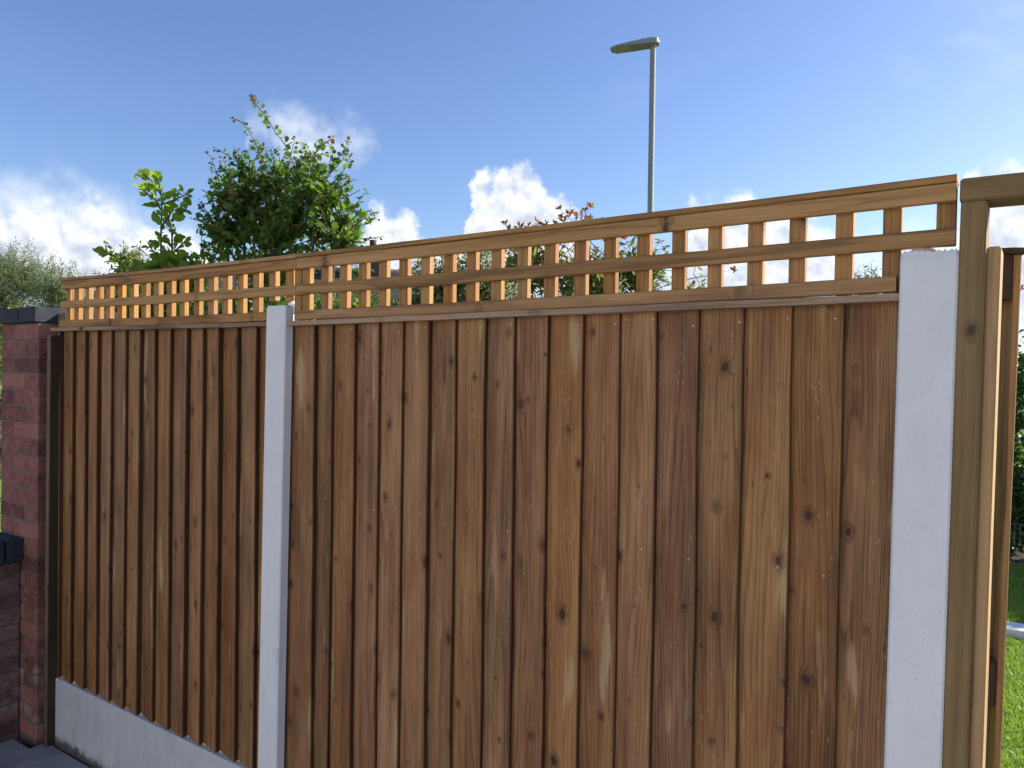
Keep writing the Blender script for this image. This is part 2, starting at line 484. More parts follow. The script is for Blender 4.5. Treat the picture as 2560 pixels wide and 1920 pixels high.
M['white_frame'] = simple('white_window_frame', (0.7, 0.7, 0.7), (0.8, 0.8, 0.8), 10, 0.4, 0.5)
M['glass'] = simple('dark_window_glass', (0.03, 0.04, 0.05), (0.05, 0.06, 0.07), 3, 0.06, 0.6, bump=0)


def leaf_mat(name, c_dark, c_mid, c_pale, trans, tmix=0.35, rough=0.5, spec=0.35, rim=None, vein=0.35):
    m, t = mat(name)
    oi = t.n('ShaderNodeObjectInfo')
    geo = t.n('ShaderNodeNewGeometry')
    r = t.math('FRACT', t.math('ADD', t.math('MULTIPLY', geo.outputs['Random Per Island'], 3.7),
                               t.math('MULTIPLY', oi.outputs['Random'], 11.3)))
    uv = t.n('ShaderNodeUVMap')
    u, vv, _ = t.sep(uv.outputs[0])
    col = t.ramp(r, [(0.0, c_dark), (0.55, c_mid), (1.0, c_pale)])
    side = t.math('ABSOLUTE', t.math('SUBTRACT', u, 0.5))
    mid = t.maprange(side, 0.0, 0.06, vein, 0.0)
    col = t.mix(mid, col, tuple(min(1, c * 1.5) for c in c_pale))
    if rim:
        wv2 = t.noise(t.vmath('ADD', uv.outputs[0], t.comb(r, r, r)), 5.0, 2.0)
        col = t.mix(t.maprange(t.math('ADD', side, t.math('MULTIPLY', t.math('SUBTRACT', wv2, .5), .3)), 0.20, 0.30, 0, 1), col, rim)
    b = t.n('ShaderNodeBsdfPrincipled')
    t.set(b.inputs['Base Color'], col)
    b.inputs['Roughness'].default_value = rough
    b.inputs['Specular IOR Level'].default_value = spec
    tr = t.n('ShaderNodeBsdfTranslucent')
    t.set(tr.inputs[0], t.mix(r, trans, tuple(c * 0.7 for c in trans)))
    ms = t.n('ShaderNodeMixShader')
    ms.inputs[0].default_value = tmix
    t.link(b.outputs[0], ms.inputs[1])
    t.link(tr.outputs[0], ms.inputs[2])
    o = t.n('ShaderNodeOutputMaterial')
    t.link(ms.outputs[0], o.inputs[0])
    return m


M['hawthorn'] = leaf_mat('hawthorn_leaf', (0.024, 0.074, 0.018), (0.046, 0.118, 0.026), (0.088, 0.170, 0.036), (0.22, 0.42, 0.03), 0.38)
M['haw_red'] = leaf_mat('young_red_hawthorn_leaf', (0.16, 0.05, 0.04), (0.20, 0.09, 0.04), (0.16, 0.15, 0.04), (0.32, 0.16, 0.05))
M['hazel'] = leaf_mat('hazel_leaf', (0.045, 0.115, 0.022), (0.078, 0.170, 0.030), (0.14, 0.23, 0.035), (0.46, 0.64, 0.03), 0.50)
M['photinia'] = leaf_mat('photinia_leaf', (0.05, 0.095, 0.026), (0.09, 0.135, 0.036), (0.15, 0.175, 0.05), (0.34, 0.36, 0.07), 0.4, 0.32, 0.5)
M['photinia_red'] = leaf_mat('red_photinia_leaf', (0.22, 0.045, 0.035), (0.30, 0.085, 0.05), (0.27, 0.14, 0.06), (0.48, 0.12, 0.06), 0.35, 0.35, 0.5)
M['varieg'] = leaf_mat('cream_edged_leaf', (0.10, 0.15, 0.06), (0.15, 0.20, 0.09), (0.20, 0.25, 0.12), (0.50, 0.52, 0.26), 0.42, 0.4, 0.4, rim=(0.62, 0.60, 0.38))
M['willow'] = leaf_mat('grey_willow_leaf', (0.075, 0.125, 0.055), (0.13, 0.19, 0.09), (0.19, 0.25, 0.13), (0.26, 0.36, 0.10), 0.35)
M['ash'] = leaf_mat('pale_ash_leaf', (0.10, 0.14, 0.04), (0.16, 0.20, 0.06), (0.22, 0.25, 0.08), (0.36, 0.40, 0.09), 0.35)
M['conifer'] = leaf_mat('dark_conifer_leaf', (0.012, 0.034, 0.014), (0.020, 0.050, 0.020), (0.035, 0.07, 0.028), (0.05, 0.10, 0.03), 0.15)
M['lime'] = leaf_mat('bright_lime_leaf', (0.07, 0.15, 0.022), (0.11, 0.20, 0.028), (0.16, 0.25, 0.035), (0.30, 0.44, 0.03), 0.42)
M['laurel'] = leaf_mat('dark_hedge_leaf', (0.020, 0.060, 0.018), (0.038, 0.095, 0.024), (0.070, 0.135, 0.03), (0.14, 0.30, 0.03), 0.3, 0.35, 0.5)
M['olive'] = leaf_mat('olive_grey_leaf', (0.05, 0.08, 0.045), (0.085, 0.115, 0.07), (0.13, 0.16, 0.10), (0.18, 0.22, 0.09), 0.25)
M['pink'] = leaf_mat('pink_petal', (0.45, 0.05, 0.12), (0.55, 0.09, 0.18), (0.62, 0.25, 0.30), (0.6, 0.15, 0.2), 0.3, vein=0)
M['white_petal'] = leaf_mat('white_petal', (0.62, 0.60, 0.56), (0.7, 0.68, 0.64), (0.75, 0.72, 0.68), (0.6, 0.58, 0.5), 0.3, vein=0)
M['grass'] = leaf_mat('artificial_grass_blade', (0.17, 0.28, 0.035), (0.25, 0.38, 0.06), (0.35, 0.48, 0.10), (0.40, 0.55, 0.07), 0.3, vein=0)


# ------------------------------------------------------------------ mesh helpers
def obj(name, me, m, parent=None, loc=None, rot=None):
    if m is not None and not me.materials:
        me.materials.append(m)
    o = bpy.data.objects.new(name, me)
    C.objects.link(o)
    if parent:
        o.parent = parent
    if loc is not None:
        o.location = loc
    if rot is not None:
        o.rotation_euler = rot
    return o


def empty(name, loc, label, cat, group=None, rot=None):
    o = bpy.data.objects.new(name, None)
    C.objects.link(o)
    o.location = loc
    o.empty_display_size = 0.1
    if rot:
        o.rotation_euler = rot
    tag(o, label, cat, group)
    return o


def tag(o, label=None, cat=None, group=None, kind=None):
    if label:
        o['label'] = label
    if cat:
        o['category'] = cat
    if group:
        o['group'] = group
    if kind:
        o['kind'] = kind
    return o


def from_bm(bm, name='mesh', smooth=False):
    me = bpy.data.meshes.new(name)
    bm.normal_update()
    bm.to_mesh(me)
    bm.free()
    if smooth:
        me.shade_smooth()
    return me


def box_me(x0, x1, y0, y1, z0, z1, bev=0.0, seg=1, jitter=0.0, cuts=0, axis=0):
    """bevelled box, optionally cut along an axis and made slightly uneven"""
    bm = bmesh.new()
    bmesh.ops.create_cube(bm, size=1.0)
    for v in bm.verts:
        v.co = Vector(((x0 + x1) / 2 + v.co.x * (x1 - x0), (y0 + y1) / 2 + v.co.y * (y1 - y0),
                       (z0 + z1) / 2 + v.co.z * (z1 - z0)))
    if cuts:
        es = [e for e in bm.edges if abs((e.verts[0].co - e.verts[1].co)[axis]) > 1e-5]
        bmesh.ops.subdivide_edges(bm, edges=es, cuts=cuts)
    if jitter:
        for v in bm.verts:
            v.co += Vector([random.uniform(-jitter, jitter) for _ in range(3)])
    if bev > 0:
        es = [e for e in bm.edges if e.calc_face_angle(0) > 0.5]
        bmesh.ops.bevel(bm, geom=es, offset=bev, segments=seg, affect='EDGES')
    return from_bm(bm)


def prism_me(profile, z0, z1, bev=0.0):
    """closed xy outline pushed up from z0 to z1"""
    bm = bmesh.new()
    lo = [bm.verts.new((x, y, z0)) for x, y in profile]
    hi = [bm.verts.new((x, y, z1)) for x, y in profile]
    n = len(profile)
    bm.faces.new(lo[::-1])
    bm.faces.new(hi)
    for i in range(n):
        bm.faces.new((lo[i], lo[(i + 1) % n], hi[(i + 1) % n], hi[i]))
    bmesh.ops.recalc_face_normals(bm, faces=bm.faces)
    if bev:
        es = [e for e in bm.edges if e.calc_face_angle(0) > 0.5]
        bmesh.ops.bevel(bm, geom=es, offset=bev, segments=1, affect='EDGES')
    return from_bm(bm)


class Soup:
    """raw vertex and face collector"""
    def __init__(self):
        self.v, self.f = [], []

    def tube(self, pts, radii, sides=6, cap=True):
        base = len(self.v)
        n = len(pts)
        prev = Vector((1, 0, 0))
        for i, p in enumerate(pts):
            d = (pts[min(i + 1, n - 1)] - pts[max(i - 1, 0)])
            d = d.normalized() if d.length > 1e-9 else Vector((0, 0, 1))
            a = prev - d * prev.dot(d)
            if a.length < 1e-3:
                a = Vector((0, 1, 0)) - d * d.y
            a.normalize()
            prev = a
            b = d.cross(a)
            for k in range(sides):
                t = 2 * math.pi * k / sides
                self.v.append(tuple(p + (a * math.cos(t) + b * math.sin(t)) * radii[i]))
        for i in range(n - 1):
            for k in range(sides):
                k2 = (k + 1) % sides
                self.f.append((base + i * sides + k, base + i * sides + k2, base + (i + 1) * sides + k2, base + (i + 1) * sides + k))
        if cap:
            self.f.append(tuple(base + k for k in range(sides))[::-1])
            self.f.append(tuple(base + (n - 1) * sides + k for k in range(sides)))

    def me(self, smooth=True):
        me = bpy.data.meshes.new('mesh')
        me.from_pydata(self.v, [], self.f)
        me.update()
        if smooth:
            me.shade_smooth()
        return me


# ------------------------------------------------------------------ the setting
BT = 1.85            # height of the board tops

bm = bmesh.new()
bmesh.ops.create_grid(bm, x_segments=2, y_segments=2, size=400)
ground = obj('ground', from_bm(bm), M['rough_grass'], loc=(0, 0, -0.066))
tag(ground, 'rough grass ground beyond the gardens', kind='structure')
bed = obj('soil_bed', box_me(-5, 6, -6.7, 9.5, -0.2, -0.058), M['soil'])
tag(bed, 'dark bare soil between the paving and the fence', kind='structure')

lawn = obj('lawn', box_me(-14, 14, 0.13, 6.95, -0.05, -0.004), M['lawn_base'])
tag(lawn, 'bright green lawn behind the fence', kind='structure')

patio = empty('patio', (0, 0, 0), 'slate grey paving slabs in front of the fence', 'patio')
patio['kind'] = 'structure'
del patio['category']
SX0, SY0, SS, SJ = -2.392, -0.014, 0.6, 0.009
slab_variants = [box_me(0, SS - SJ, -(SS - SJ), 0, -0.045, 0.0, 0.003, 1) for _ in range(1)]
for me in slab_variants:
    me.materials.append(M['slab'])
for i in range(-1, 10):
    for j in range(8):
        x = SX0 + i * SS + SJ / 2
        y = SY0 - j * SS
        if i == -1 and j == 0:      # notched round the pier
            pr = [(-2.70, y - SS + SJ), (x + SS - SJ, y - SS + SJ), (x + SS - SJ, y), (-2.541, y), (-2.541, -0.088), (-2.70, -0.088)]
            obj('slab', prism_me(pr, -0.045, 0.0, 0.003), M['slab'], patio)
        elif i == -1:
            obj('slab', box_me(-2.70, x + SS - SJ, y - SS + SJ, y, -0.045, 0, 0.003), M['slab'], patio)
        else:
            s_ = obj('slab', slab_variants[0], None, patio, loc=(x, y, random.uniform(-.0012, .0012)))


# ------------------------------------------------------------------ feather edge fence panels
def board(xl, xr, z0, z1, step, xnext_step, seed):
    """wedge board: proud edge at xr (front y = 0), thin edge tucked under its left neighbour"""
    r = random.Random(seed)
    nseg = 16
    a = r.uniform(0.75, 1.15)
    thick = max(0.009, xnext_step - 0.0035)
    ov = 0.014
    ridge = r.uniform(0.25, 0.7)
    rh = r.uniform(-0.0008, 0.0022)
    ph = [r.uniform(0, 6.28) for _ in range(6)]
    rows = []
    for i in range(nseg + 1):
        z = z0 + (z1 - z0) * i / nseg
        t = i / nseg * 6.28
        wob = 0.0009 * math.sin(t * 1.3 + ph[0]) + 0.0006 * math.sin(t * 3.1 + ph[1]) + r.uniform(-.0003, .0003)
        bow = 0.0016 * math.sin(t * 0.5 + ph[2])
        row = []
        for u in (0.0, 0.14, 0.3, 0.5, 0.7, 0.86):
            x = xl - ov + (xr - xl + ov) * u
            y = step * (1 - u ** a) - rh * math.exp(-((u - ridge) / .2) ** 2) + bow * u + r.uniform(-.00015, .00015)
            row.append((x + (wob if u > .8 else 0), y, z))
        row.append((xr - 0.0022 + wob, bow - 0.0002, z))
        row.append((xr + wob, bow + 0.0022, z))
        row.append((xr - 0.0004 + wob, bow + thick, z))
        row.append((xl - ov, step + 0.004, z))
        rows.append(row)
    n = len(rows[0])
    v = [p for row in rows for p in row]
    f = []
    for i in range(nseg):
        for k in range(n):
            k2 = (k + 1) % n
            f.append((i * n + k, i * n + k2, (i + 1) * n + k2, (i + 1) * n + k))
    f.append(tuple(range(n))[::-1])
    f.append(tuple(nseg * n + k for k in range(n)))
    ox = xr
    v = [(x - ox, y, z - z0) for x, y, z in v]
    me = bpy.data.meshes.new('board')
    me.from_pydata(v, [], f)
    me.update()
    me.shade_smooth()
    me.set_sharp_from_angle(angle=math.radians(28))
    return me, ox


nail_s = Soup()
nail_s.tube([Vector((0, 0.002, 0)), Vector((0, -0.0008, 0)), Vector((0, -0.0012, 0))], [0.0026, 0.0026, 0.0018], 8)
nail_me = nail_s.me()
nail_me.materials.append(M['steel'])


def fence_panel(label, x_left, rights, ztop_l, ztop_r, zbot, seed, deep):
    root = empty('fence_panel', (x_left, 0, zbot), label, 'fence panel', 'feather edge fence panels')
    xs = [x_left] + rights
    r = random.Random(seed)
    steps = [r.uniform(*deep) for _ in range(len(xs) + 1)]
    for i in range(len(rights)):
        xl, xr = xs[i], xs[i + 1]
        zt = ztop_l + (ztop_r - ztop_l) * (xr - x_left) / (xs[-1] - x_left) + r.uniform(-.002, .002)
        me, ox = board(xl, xr, zbot + r.uniform(-.002, .003), zt + .005, steps[i], steps[i + 1], seed * 100 + i)
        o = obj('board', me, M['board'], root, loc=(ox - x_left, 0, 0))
        if i < len(rights) - 1 and i != 1:
            obj('nail', nail_me, None, o, loc=(-0.013 + r.uniform(-.004, .004), 0.0008, zt - zbot - r.uniform(.016, .036)))
        if i < len(rights) - 1 and r.random() < .8:
            obj('nail', nail_me, None, o, loc=(-0.022 + r.uniform(-.010, .008), 0.0016, 0.985 + r.uniform(-.02, .02)))
    L = xs[-1] - x_left
    for z in (0.20, 0.955, 1.40):
        obj('back_rail', box_me(0.0, L, 0.036, 0.057, z, z + 0.06, 0.003), M['rail'], root)
    # weather strip on top of the boards, following their slight fall
    s = Soup()
    n = 14
    for i in range(n + 1):
        x = -0.002 + (L + 0.002) * i / n
        dz = (ztop_l + (ztop_r - ztop_l) * i / n) - zbot + r.uniform(-.0008, .0008)
        y0 = -0.024 + r.uniform(-.0008, .0008)
        for (y, z) in ((y0, 0.001), (y0 - .001, 0.007), (y0 + .002, 0.0160), (0.045, 0.0210), (0.045, 0.0005)):
            s.v.append((x, y, dz + z))
        if i:
            b = (i - 1) * 5
            for k in range(5):
                k2 = (k + 1) % 5
                s.f.append((b + k, b + 5 + k, b + 5 + k2, b + k2))
    s.f.append((0, 1, 2, 3, 4))
    s.f.append(tuple(n * 5 + k for k in range(5))[::-1])
    obj('capping_strip', s.me(False), M['strip'], root)
    return root


R1 = [-2.478, -2.366, -2.256, -2.152, -2.043, -1.933, -1.828, -1.718, -1.61, -1.507, -1.402, -1.303, -1.195, -1.09, -0.985]
R2 = [-0.791, -0.709, -0.609, -0.503, -0.408, -0.305, -0.207, -0.103, -0.005, 0.098, 0.202, 0.305, 0.401, 0.506, 0.608, 0.712, 0.815, 0.945]
fence_panel('narrow-looking feather edge fence panel between the brick pier and the first white post', -2.515, R1, BT + .014, BT - .001, BT - 1.545, 3, (.017, .024))
fence_panel('large brown feather edge fence panel between the two white concrete posts', -0.938, R2, BT - .001, BT + .002, BT - 1.545, 8, (.014, .021))


# concrete posts: slotted on both sides, rough sloping top
def concrete_post(label, xl, width, ztop, lean, seed, rough, end=False):
    r = random.Random(seed)
    root = empty('concrete_post', (xl + width / 2, 0, -0.06), label, 'fence post', 'slotted concrete posts', rot=(0, lean, 0))
    hw = width / 2
    prof = [(-hw + .004, -.032), (hw - .004, -.032), (hw, -.028), (hw, 0.0015), (hw - .026, 0.0035), (hw - .026, .058), (hw, .060), (hw, .098),
            (-hw, .098), (-hw, .060), (-hw + .026, .058), (-hw + .026, .0035), (-hw, 0.0015), (-hw, -.028)]
    if end:
        prof = prof[:3] + prof[7:]
    H = ztop + 0.06
    bm = bmesh.new()
    n = len(prof)
    rings = []
    for z in [0, H * .25, H * .5, H * .75, H * .93, H - .012]:
        rings.append([bm.verts.new((x, y, z)) for x, y in prof])
    rings.append([bm.verts.new((x * .985 if y < 0 else x * .9, y + (.004 if y < 0 else (-.012 if y > .09 else 0)),
                                H + (r.uniform(-.008, .004) * rough if y < 0 else 0.004))) for x, y in prof])
    for a, b in zip(rings, rings[1:]):
        for k in range(n):
            k2 = (k + 1) % n
            bm.faces.new((a[k], a[k2], b[k2], b[k]))
    bm.faces.new(rings[0][::-1])
    f = bm.faces.new(rings[-1])
    bmesh.ops.triangulate(bm, faces=[f])
    obj('shaft', from_bm(bm), M['concrete'], root)
    # broken arris and mortar dab at the head
    bm = bmesh.new()
    bmesh.ops.create_icosphere(bm, subdivisions=3, radius=1.0)
    for v in bm.verts:
        k = 1 + .12 * math.sin(v.co.x * 5 + seed) + .10 * math.sin(v.co.y * 7 + v.co.z * 4) + r.uniform(-.04, .04)
        v.co = Vector((v.co.x * .030 * k, v.co.y * .036 * k, v.co.z * .026 * k))
    obj('mortar_cap', from_bm(bm, smooth=True), M['concrete'], root, loc=(0.012 if rough < 1 else -.012, 0.055, H + .002))
    if rough >= 1:
        s = Soup()
        k = 24
        for i in range(k + 1):
            x = -hw + .004 + (width - .008) * i / k
            h = 0.004 + .007 * abs(math.sin(i * 1.9)) * r.random() + r.uniform(0, .004)
            s.v += [(x, -.0285, H - .016), (x, -.028 + r.uniform(0, .002), H - .004 + h), (x, .0, H - .002 + h * .6)]
            if i:
                b = (i - 1) * 3
                s.f += [(b, b + 3, b + 4, b + 1), (b + 1, b + 4, b + 5, b + 2)]
        obj('broken_top_edge', s.me(False), M['concrete'], root)
    return root


concrete_post('white concrete slotted post in the middle of the fence between the two panels', -1.027, 0.098, BT + .066, 0.0155, 2, .4)
concrete_post('broad white concrete post with a chipped top beside the timber gate frame', 0.900, 0.099, BT + .092, 0.0110, 5, 1.0, True)

for lab, x0, x1 in (('pale concrete gravel board under the left panel, running from the brick pier', -2.497, -0.985),
                    ('concrete gravel board under the large right panel', -0.955, 0.945)):
    gb = obj('gravel_board', box_me(0, x1 - x0, -0.005, 0.040, -0.10, 0.302, 0.0025), M['gravel'], loc=(x0, 0, 0))
    tag(gb, lab, 'gravel board', 'concrete gravel boards')

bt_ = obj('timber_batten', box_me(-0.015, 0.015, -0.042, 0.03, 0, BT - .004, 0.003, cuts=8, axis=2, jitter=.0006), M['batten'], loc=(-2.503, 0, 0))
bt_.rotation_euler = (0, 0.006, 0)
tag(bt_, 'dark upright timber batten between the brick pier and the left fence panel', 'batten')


fl_ = obj('sun_block_post', box_me(-0.046, 0.020, 0.034, 0.105, -0.05, BT + .100, 0.003, cuts=6, axis=2, jitter=.0006), M['batten'], loc=(-2.530, 0, 0))  # added post, closes the gap and keeps direct sun off the pier's side
tag(fl_, 'timber post added in the gap beside the brick pier to block the sun', 'timber post')

# ------------------------------------------------------------------ unseen house added behind the viewer to bounce sun onto the fence
bounce_house = empty('added_bounce_house', (0.5, -6.6, 0), 'unseen white rendered house added to bounce sunlight onto the fence', 'house')
obj('wall', box_me(-6, 6, -6, 0, -0.05, 5.1), M['white_render'], bounce_house)
obj('roof', prism_me([(0, 0), (1, 0), (0, 1)], 0, 1), M['tile'], bounce_house).data.clear_geometry()
rm = [o for o in bounce_house.children if o.name.startswith('roof')][0].data
rm.from_pydata([(-6.3, .35, 5.0), (6.3, .35, 5.0), (6.3, -3, 7.3), (-6.3, -3, 7.3), (-6.3, -6.35, 5.0), (6.3, -6.35, 5.0)], [],
               [(0, 1, 2, 3), (3, 2, 5, 4), (0, 3, 4), (1, 5, 2), (0, 4, 5, 1)])
rm.update()
for wx, wz, ww, wh in ((-4, 1.0, 1.6, 1.2), (1.2, .05, 2.2, 2.1), (4.2, 1.0, 1.4, 1.2), (-3.6, 3.4, 1.4, 1.1), (0, 3.4, 1.0, 1.1), (3.8, 3.4, 1.4, 1.1)):
    fr = obj('window', box_me(wx - ww / 2, wx + ww / 2, -.02, .03, wz, wz + wh, .006), M['white_frame'], bounce_house)
    for k in (0, 1):
        x0_ = wx - ww / 2 + .06 + k * (ww / 2 - .03)
        obj('pane', box_me(x0_, x0_ + ww / 2 - .09, .031, .036, wz + .07, wz + wh - .07), M['glass'], fr)

# ------------------------------------------------------------------ trellis
def rail_me(pts, h, y0, y1, seed, bev=0.0022):
    """horizontal lath following (x, z) points"""
    r = random.Random(seed)
    s = Soup()
    n = 12
    (xa, za), (xb, zb) = pts[0], pts[-1]
    for i in range(n + 1):
        x = xa + (xb - xa) * i / n
        z = np.interp(x, [p[0] for p in pts], [p[1] for p in pts]) + r.uniform(-.0004, .0004)
        hh = h + r.uniform(-.0004, .0004)
        e = bev
        sec = [(y0, z + e), (y0 + e, z), (y1 - e, z), (y1, z + e), (y1, z + hh - e), (y1 - e, z + hh), (y0 + e, z + hh), (y0, z + hh - e)]
        s.v += [(x - xa, y, zz - za) for y, zz in sec]
        if i:
            b = (i - 1) * 8
            for k in range(8):
                k2 = (k + 1) % 8
                s.f.append((b + k, b + 8 + k, b + 8 + k2, b + k2))
    s.f.append(tuple(range(8)))
    s.f.append(tuple(n * 8 + k for k in range(8))[::-1])
    return s.me(False)


def trellis(label, zc, ups, ends, top_ends, mid_ends, seed):
    """zc: list of (x, dz) bow; ups: left edges of the uprights"""
    x0 = ends[0]
    root = empty('trellis', (x0, 0, BT), label, 'trellis', 'square trellis panels on top of the fence')
    dz = lambda x: float(np.interp(x, [p[0] for p in zc], [p[1] for p in zc]))
    def lath(name, xa, xb, z, h, y0, y1, k, m):
        xs = [xa] + [p[0] for p in zc if xa < p[0] < xb] + [xb]
        me = rail_me([(x, z + dz(x)) for x in xs], h, y0, y1, seed + k)
        obj(name, me, m, root, loc=(xa - x0, 0, z + dz(xa)))
    lath('bottom_rail', ends[0], ends[1], 0.0186, 0.0308, -0.020, 0.0, 1, M['rail'])
    lath('middle_rail', mid_ends[0], mid_ends[1], 0.1015, 0.0325, -0.020, 0.0, 2, M['rail'])
    lath('top_rail', top_ends[0], top_ends[1], 0.1855, 0.034, -0.020, 0.0, 3, M['rail'])
    lath('capping', top_ends[0] - .001, top_ends[1] + .001, 0.2205, 0.0135, -0.024, 0.0235, 4, M['rail'])
    r = random.Random(seed)
    for i, (x, z0) in enumerate(ups):
        wv = 0.0335 + r.uniform(-.0012, .0012)
        d = dz(x)
        tilt = r.uniform(-.006, .006)
        me = box_me(0, wv, 0.0005, 0.0205 + r.uniform(-.001, .001), 0, 0.2190 - z0, 0.0016)
        obj('upright', me, M['upright'], root, loc=(x - x0, 0, z0 + d), rot=(0, tilt, 0))
    return root


U1 = [-2.425, -2.350, -2.261, -2.175, -2.089, -1.996, -1.906, -1.817, -1.728, -1.64, -1.553, -1.461, -1.373, -1.287, -1.199, -1.112, -1.025, -0.938]
U2 = [-0.852, -0.765, -0.68, -0.594, -0.509, -0.425, -0.34, -0.254, -0.171, -0.086, -0.001, 0.083, 0.173, 0.258, 0.346, 0.436, 0.523, 0.613, 0.702, 0.795, 0.885, 0.979]
up1 = [(x, 0.0200 if not (-1.06 < x < -.9) else 0.088) for x in U1] + [(-0.893, 0.0200)]
up2 = [(x, 0.0200 if x < .9 else 0.104) for x in U2]
trellis('square trellis on the left panel, nearest the brick pier', [(-2.45, .0135), (-1.8, .004), (-1.25, .001), (-0.86, -.001)], up1,
        (-2.441, -1.010), (-2.430, -0.8615), (-2.434, -0.8615), 40)
trellis('long square trellis on the large right panel, ending at the gate frame', [(-0.86, -.001), (-0.3, -.002), (0.15, -.001), (0.6, .0005), (1.02, .004)], up2,
        (-0.868, 0.914), (-0.8600, 1.014), (-0.8600, 1.014), 60)

# ------------------------------------------------------------------ gate frame and open gate
gf = empty('gate_frame', (1.0195, 0, 0), 'timber gate frame of post and overhead lintel beside the broad white post', 'gate frame', rot=(0, 0.0118, 0))
obj('gate_post', box_me(-0.0215, 0.0215, -0.030, 0.060, -0.05, BT + .1825, 0.003, 2, cuts=10, axis=2, jitter=.0003), M['gate_v'], gf)
obj('lintel', box_me(-0.0235, 1.02, -0.0305, 0.062, BT + .1835, BT + .2265, 0.003, 2), M['gate_h'], gf)
obj('stop_board', box_me(0.0220, 0.0440, -0.004, 0.095, 0.0, BT + .100, 0.0025, 2, cuts=8, axis=2, jitter=.0003), M['gate_board'], gf)
obj('gate_post', box_me(0.9765, 1.0195, -0.030, 0.060, -0.05, BT + .1825, 0.003, 2), M['gate_v'], gf)

ga = math.radians(21.5)
leaf = empty('garden_gate', (1.0785, 0.150, 0.05), 'open boarded timber gate swung back behind the fence post', 'gate', rot=(0, 0.0175, ga))
for k in range(8):
    obj('board', box_me(-0.0065, 0.0065, k * .1, k * .1 + .0985, 0, BT + .060 - .005, 0.0018, cuts=6, axis=2, jitter=.0004), M['gate_board'], leaf)
for z in (BT - .045 - .10 + .10, 0.985, 0.25):
    z0 = z if z != BT - .045 else BT - .035
    obj('ledge', box_me(-0.046, -0.0068, 0.003, 0.78, z0, z0 + .092, 0.002), M['endgrain'], leaf)
s = Soup()
n = 26
r = random.Random(4)
for i in range(n + 1):
    y = -0.012 + 0.80 * i / n
    h = .016 + r.uniform(-.004, .005)
    zb = BT + .0552
    s.v += [(-0.040, y, zb), (-0.038, y, zb + h * .75), (-0.014, y, zb + h + r.uniform(-.003, .003)), (0.010, y, zb + h * .8), (0.0125, y, zb)]
    if i:
        b = (i - 1) * 5
        for k in range(5):
            k2 = (k + 1) % 5
            s.f.append((b + k, b + 5 + k, b + 5 + k2, b + k2))
s.f.append((0, 1, 2, 3, 4))
s.f.append(tuple(n * 5 + k for k in range(5))[::-1])
obj('weathered_top_rail', s.me(False), M['endgrain'], leaf)

# ------------------------------------------------------------------ brick pier and low wall
PX0, PX1, PY0, PY1 = -2.955, -2.580, -0.045, 0.315
PZ = BT + 0.053
pier = empty('brick_pier', ((PX0 + PX1) / 2, PY0, 0), 'red brick pier with a blue brick cap at the left end of the fence', 'brick pier')
ox, oy = pier.location.x, pier.location.y
obj('mortar_core', box_me(PX0 + .0035 - ox, PX1 - .0035 - ox, PY0 + .0035 - oy, PY1 - .0035 - oy, -0.05, PZ), M['mortar'], pier)
NC = 25
CH = PZ / NC
mj = 0.009
_cache = {}


def brick(parent, xa, xb, ya, yb, z, h, m, ox, oy, name='brick', jit=.0012):
    key = (round(xb - xa, 3), round(yb - ya, 3), round(h, 3), m.name, random.randrange(3))
    if key not in _cache:
        me = box_me(-(xb - xa) / 2, (xb - xa) / 2, -(yb - ya) / 2, (yb - ya) / 2, 0, h, 0.003, 1, jitter=.0012)
        me.materials.append(m)
        _cache[key] = me
    o = obj(name, _cache[key], None, parent, loc=((xa + xb) / 2 - ox + random.uniform(-jit, jit), (ya + yb) / 2 - oy + random.uniform(-jit, jit), z))
    o.rotation_euler = (0, random.uniform(-.004, .004), random.uniform(-.006, .006))


W_ = PX1 - PX0
D_ = PY1 - PY0
for c in range(NC):
    z = c * CH + mj / 2
    h = CH - mj
    a = 0.245 if c % 2 else W_ - 0.245
    da = 0.125 if c % 2 else D_ - 0.125
    m = M['brick']
    x1 = PX0 + a
    y1 = PY0 + da
    brick(pier, PX0, x1 - mj / 2, PY0, y1 - mj / 2, z, h, m, ox, oy)
    brick(pier, x1 + mj / 2, PX1, PY0, y1 - mj / 2, z, h, m, ox, oy)
    brick(pier, PX0, x1 - mj / 2, y1 + mj / 2, PY1, z, h, m, ox, oy)
    brick(pier, x1 + mj / 2, PX1, y1 + mj / 2, PY1, z, h, m, ox, oy)
cap = obj('pier_cap', box_me(PX0 + .012 - ox, PX1 - .012 - ox, .012, D_ - .012, PZ, PZ + .071), M['mortar'], pier)
co = 0.008
for (xa, xb, ya, yb) in ((PX0 - co, PX0 + .215, PY0 - co - .012, PY0 + .105), (PX0 + .223, PX1 + co, PY0 - co - .012, PY0 + .215),
                         (PX0 - co, PX0 + .105, PY0 + .113, PY1 + co), (PX0 + .113, PX1 + co, PY0 + .223, PY1 + co)):
    brick(cap, xa, xb, ya, yb, PZ + .002, .071, M['blue_brick'], ox, oy, 'cap_brick', .001)

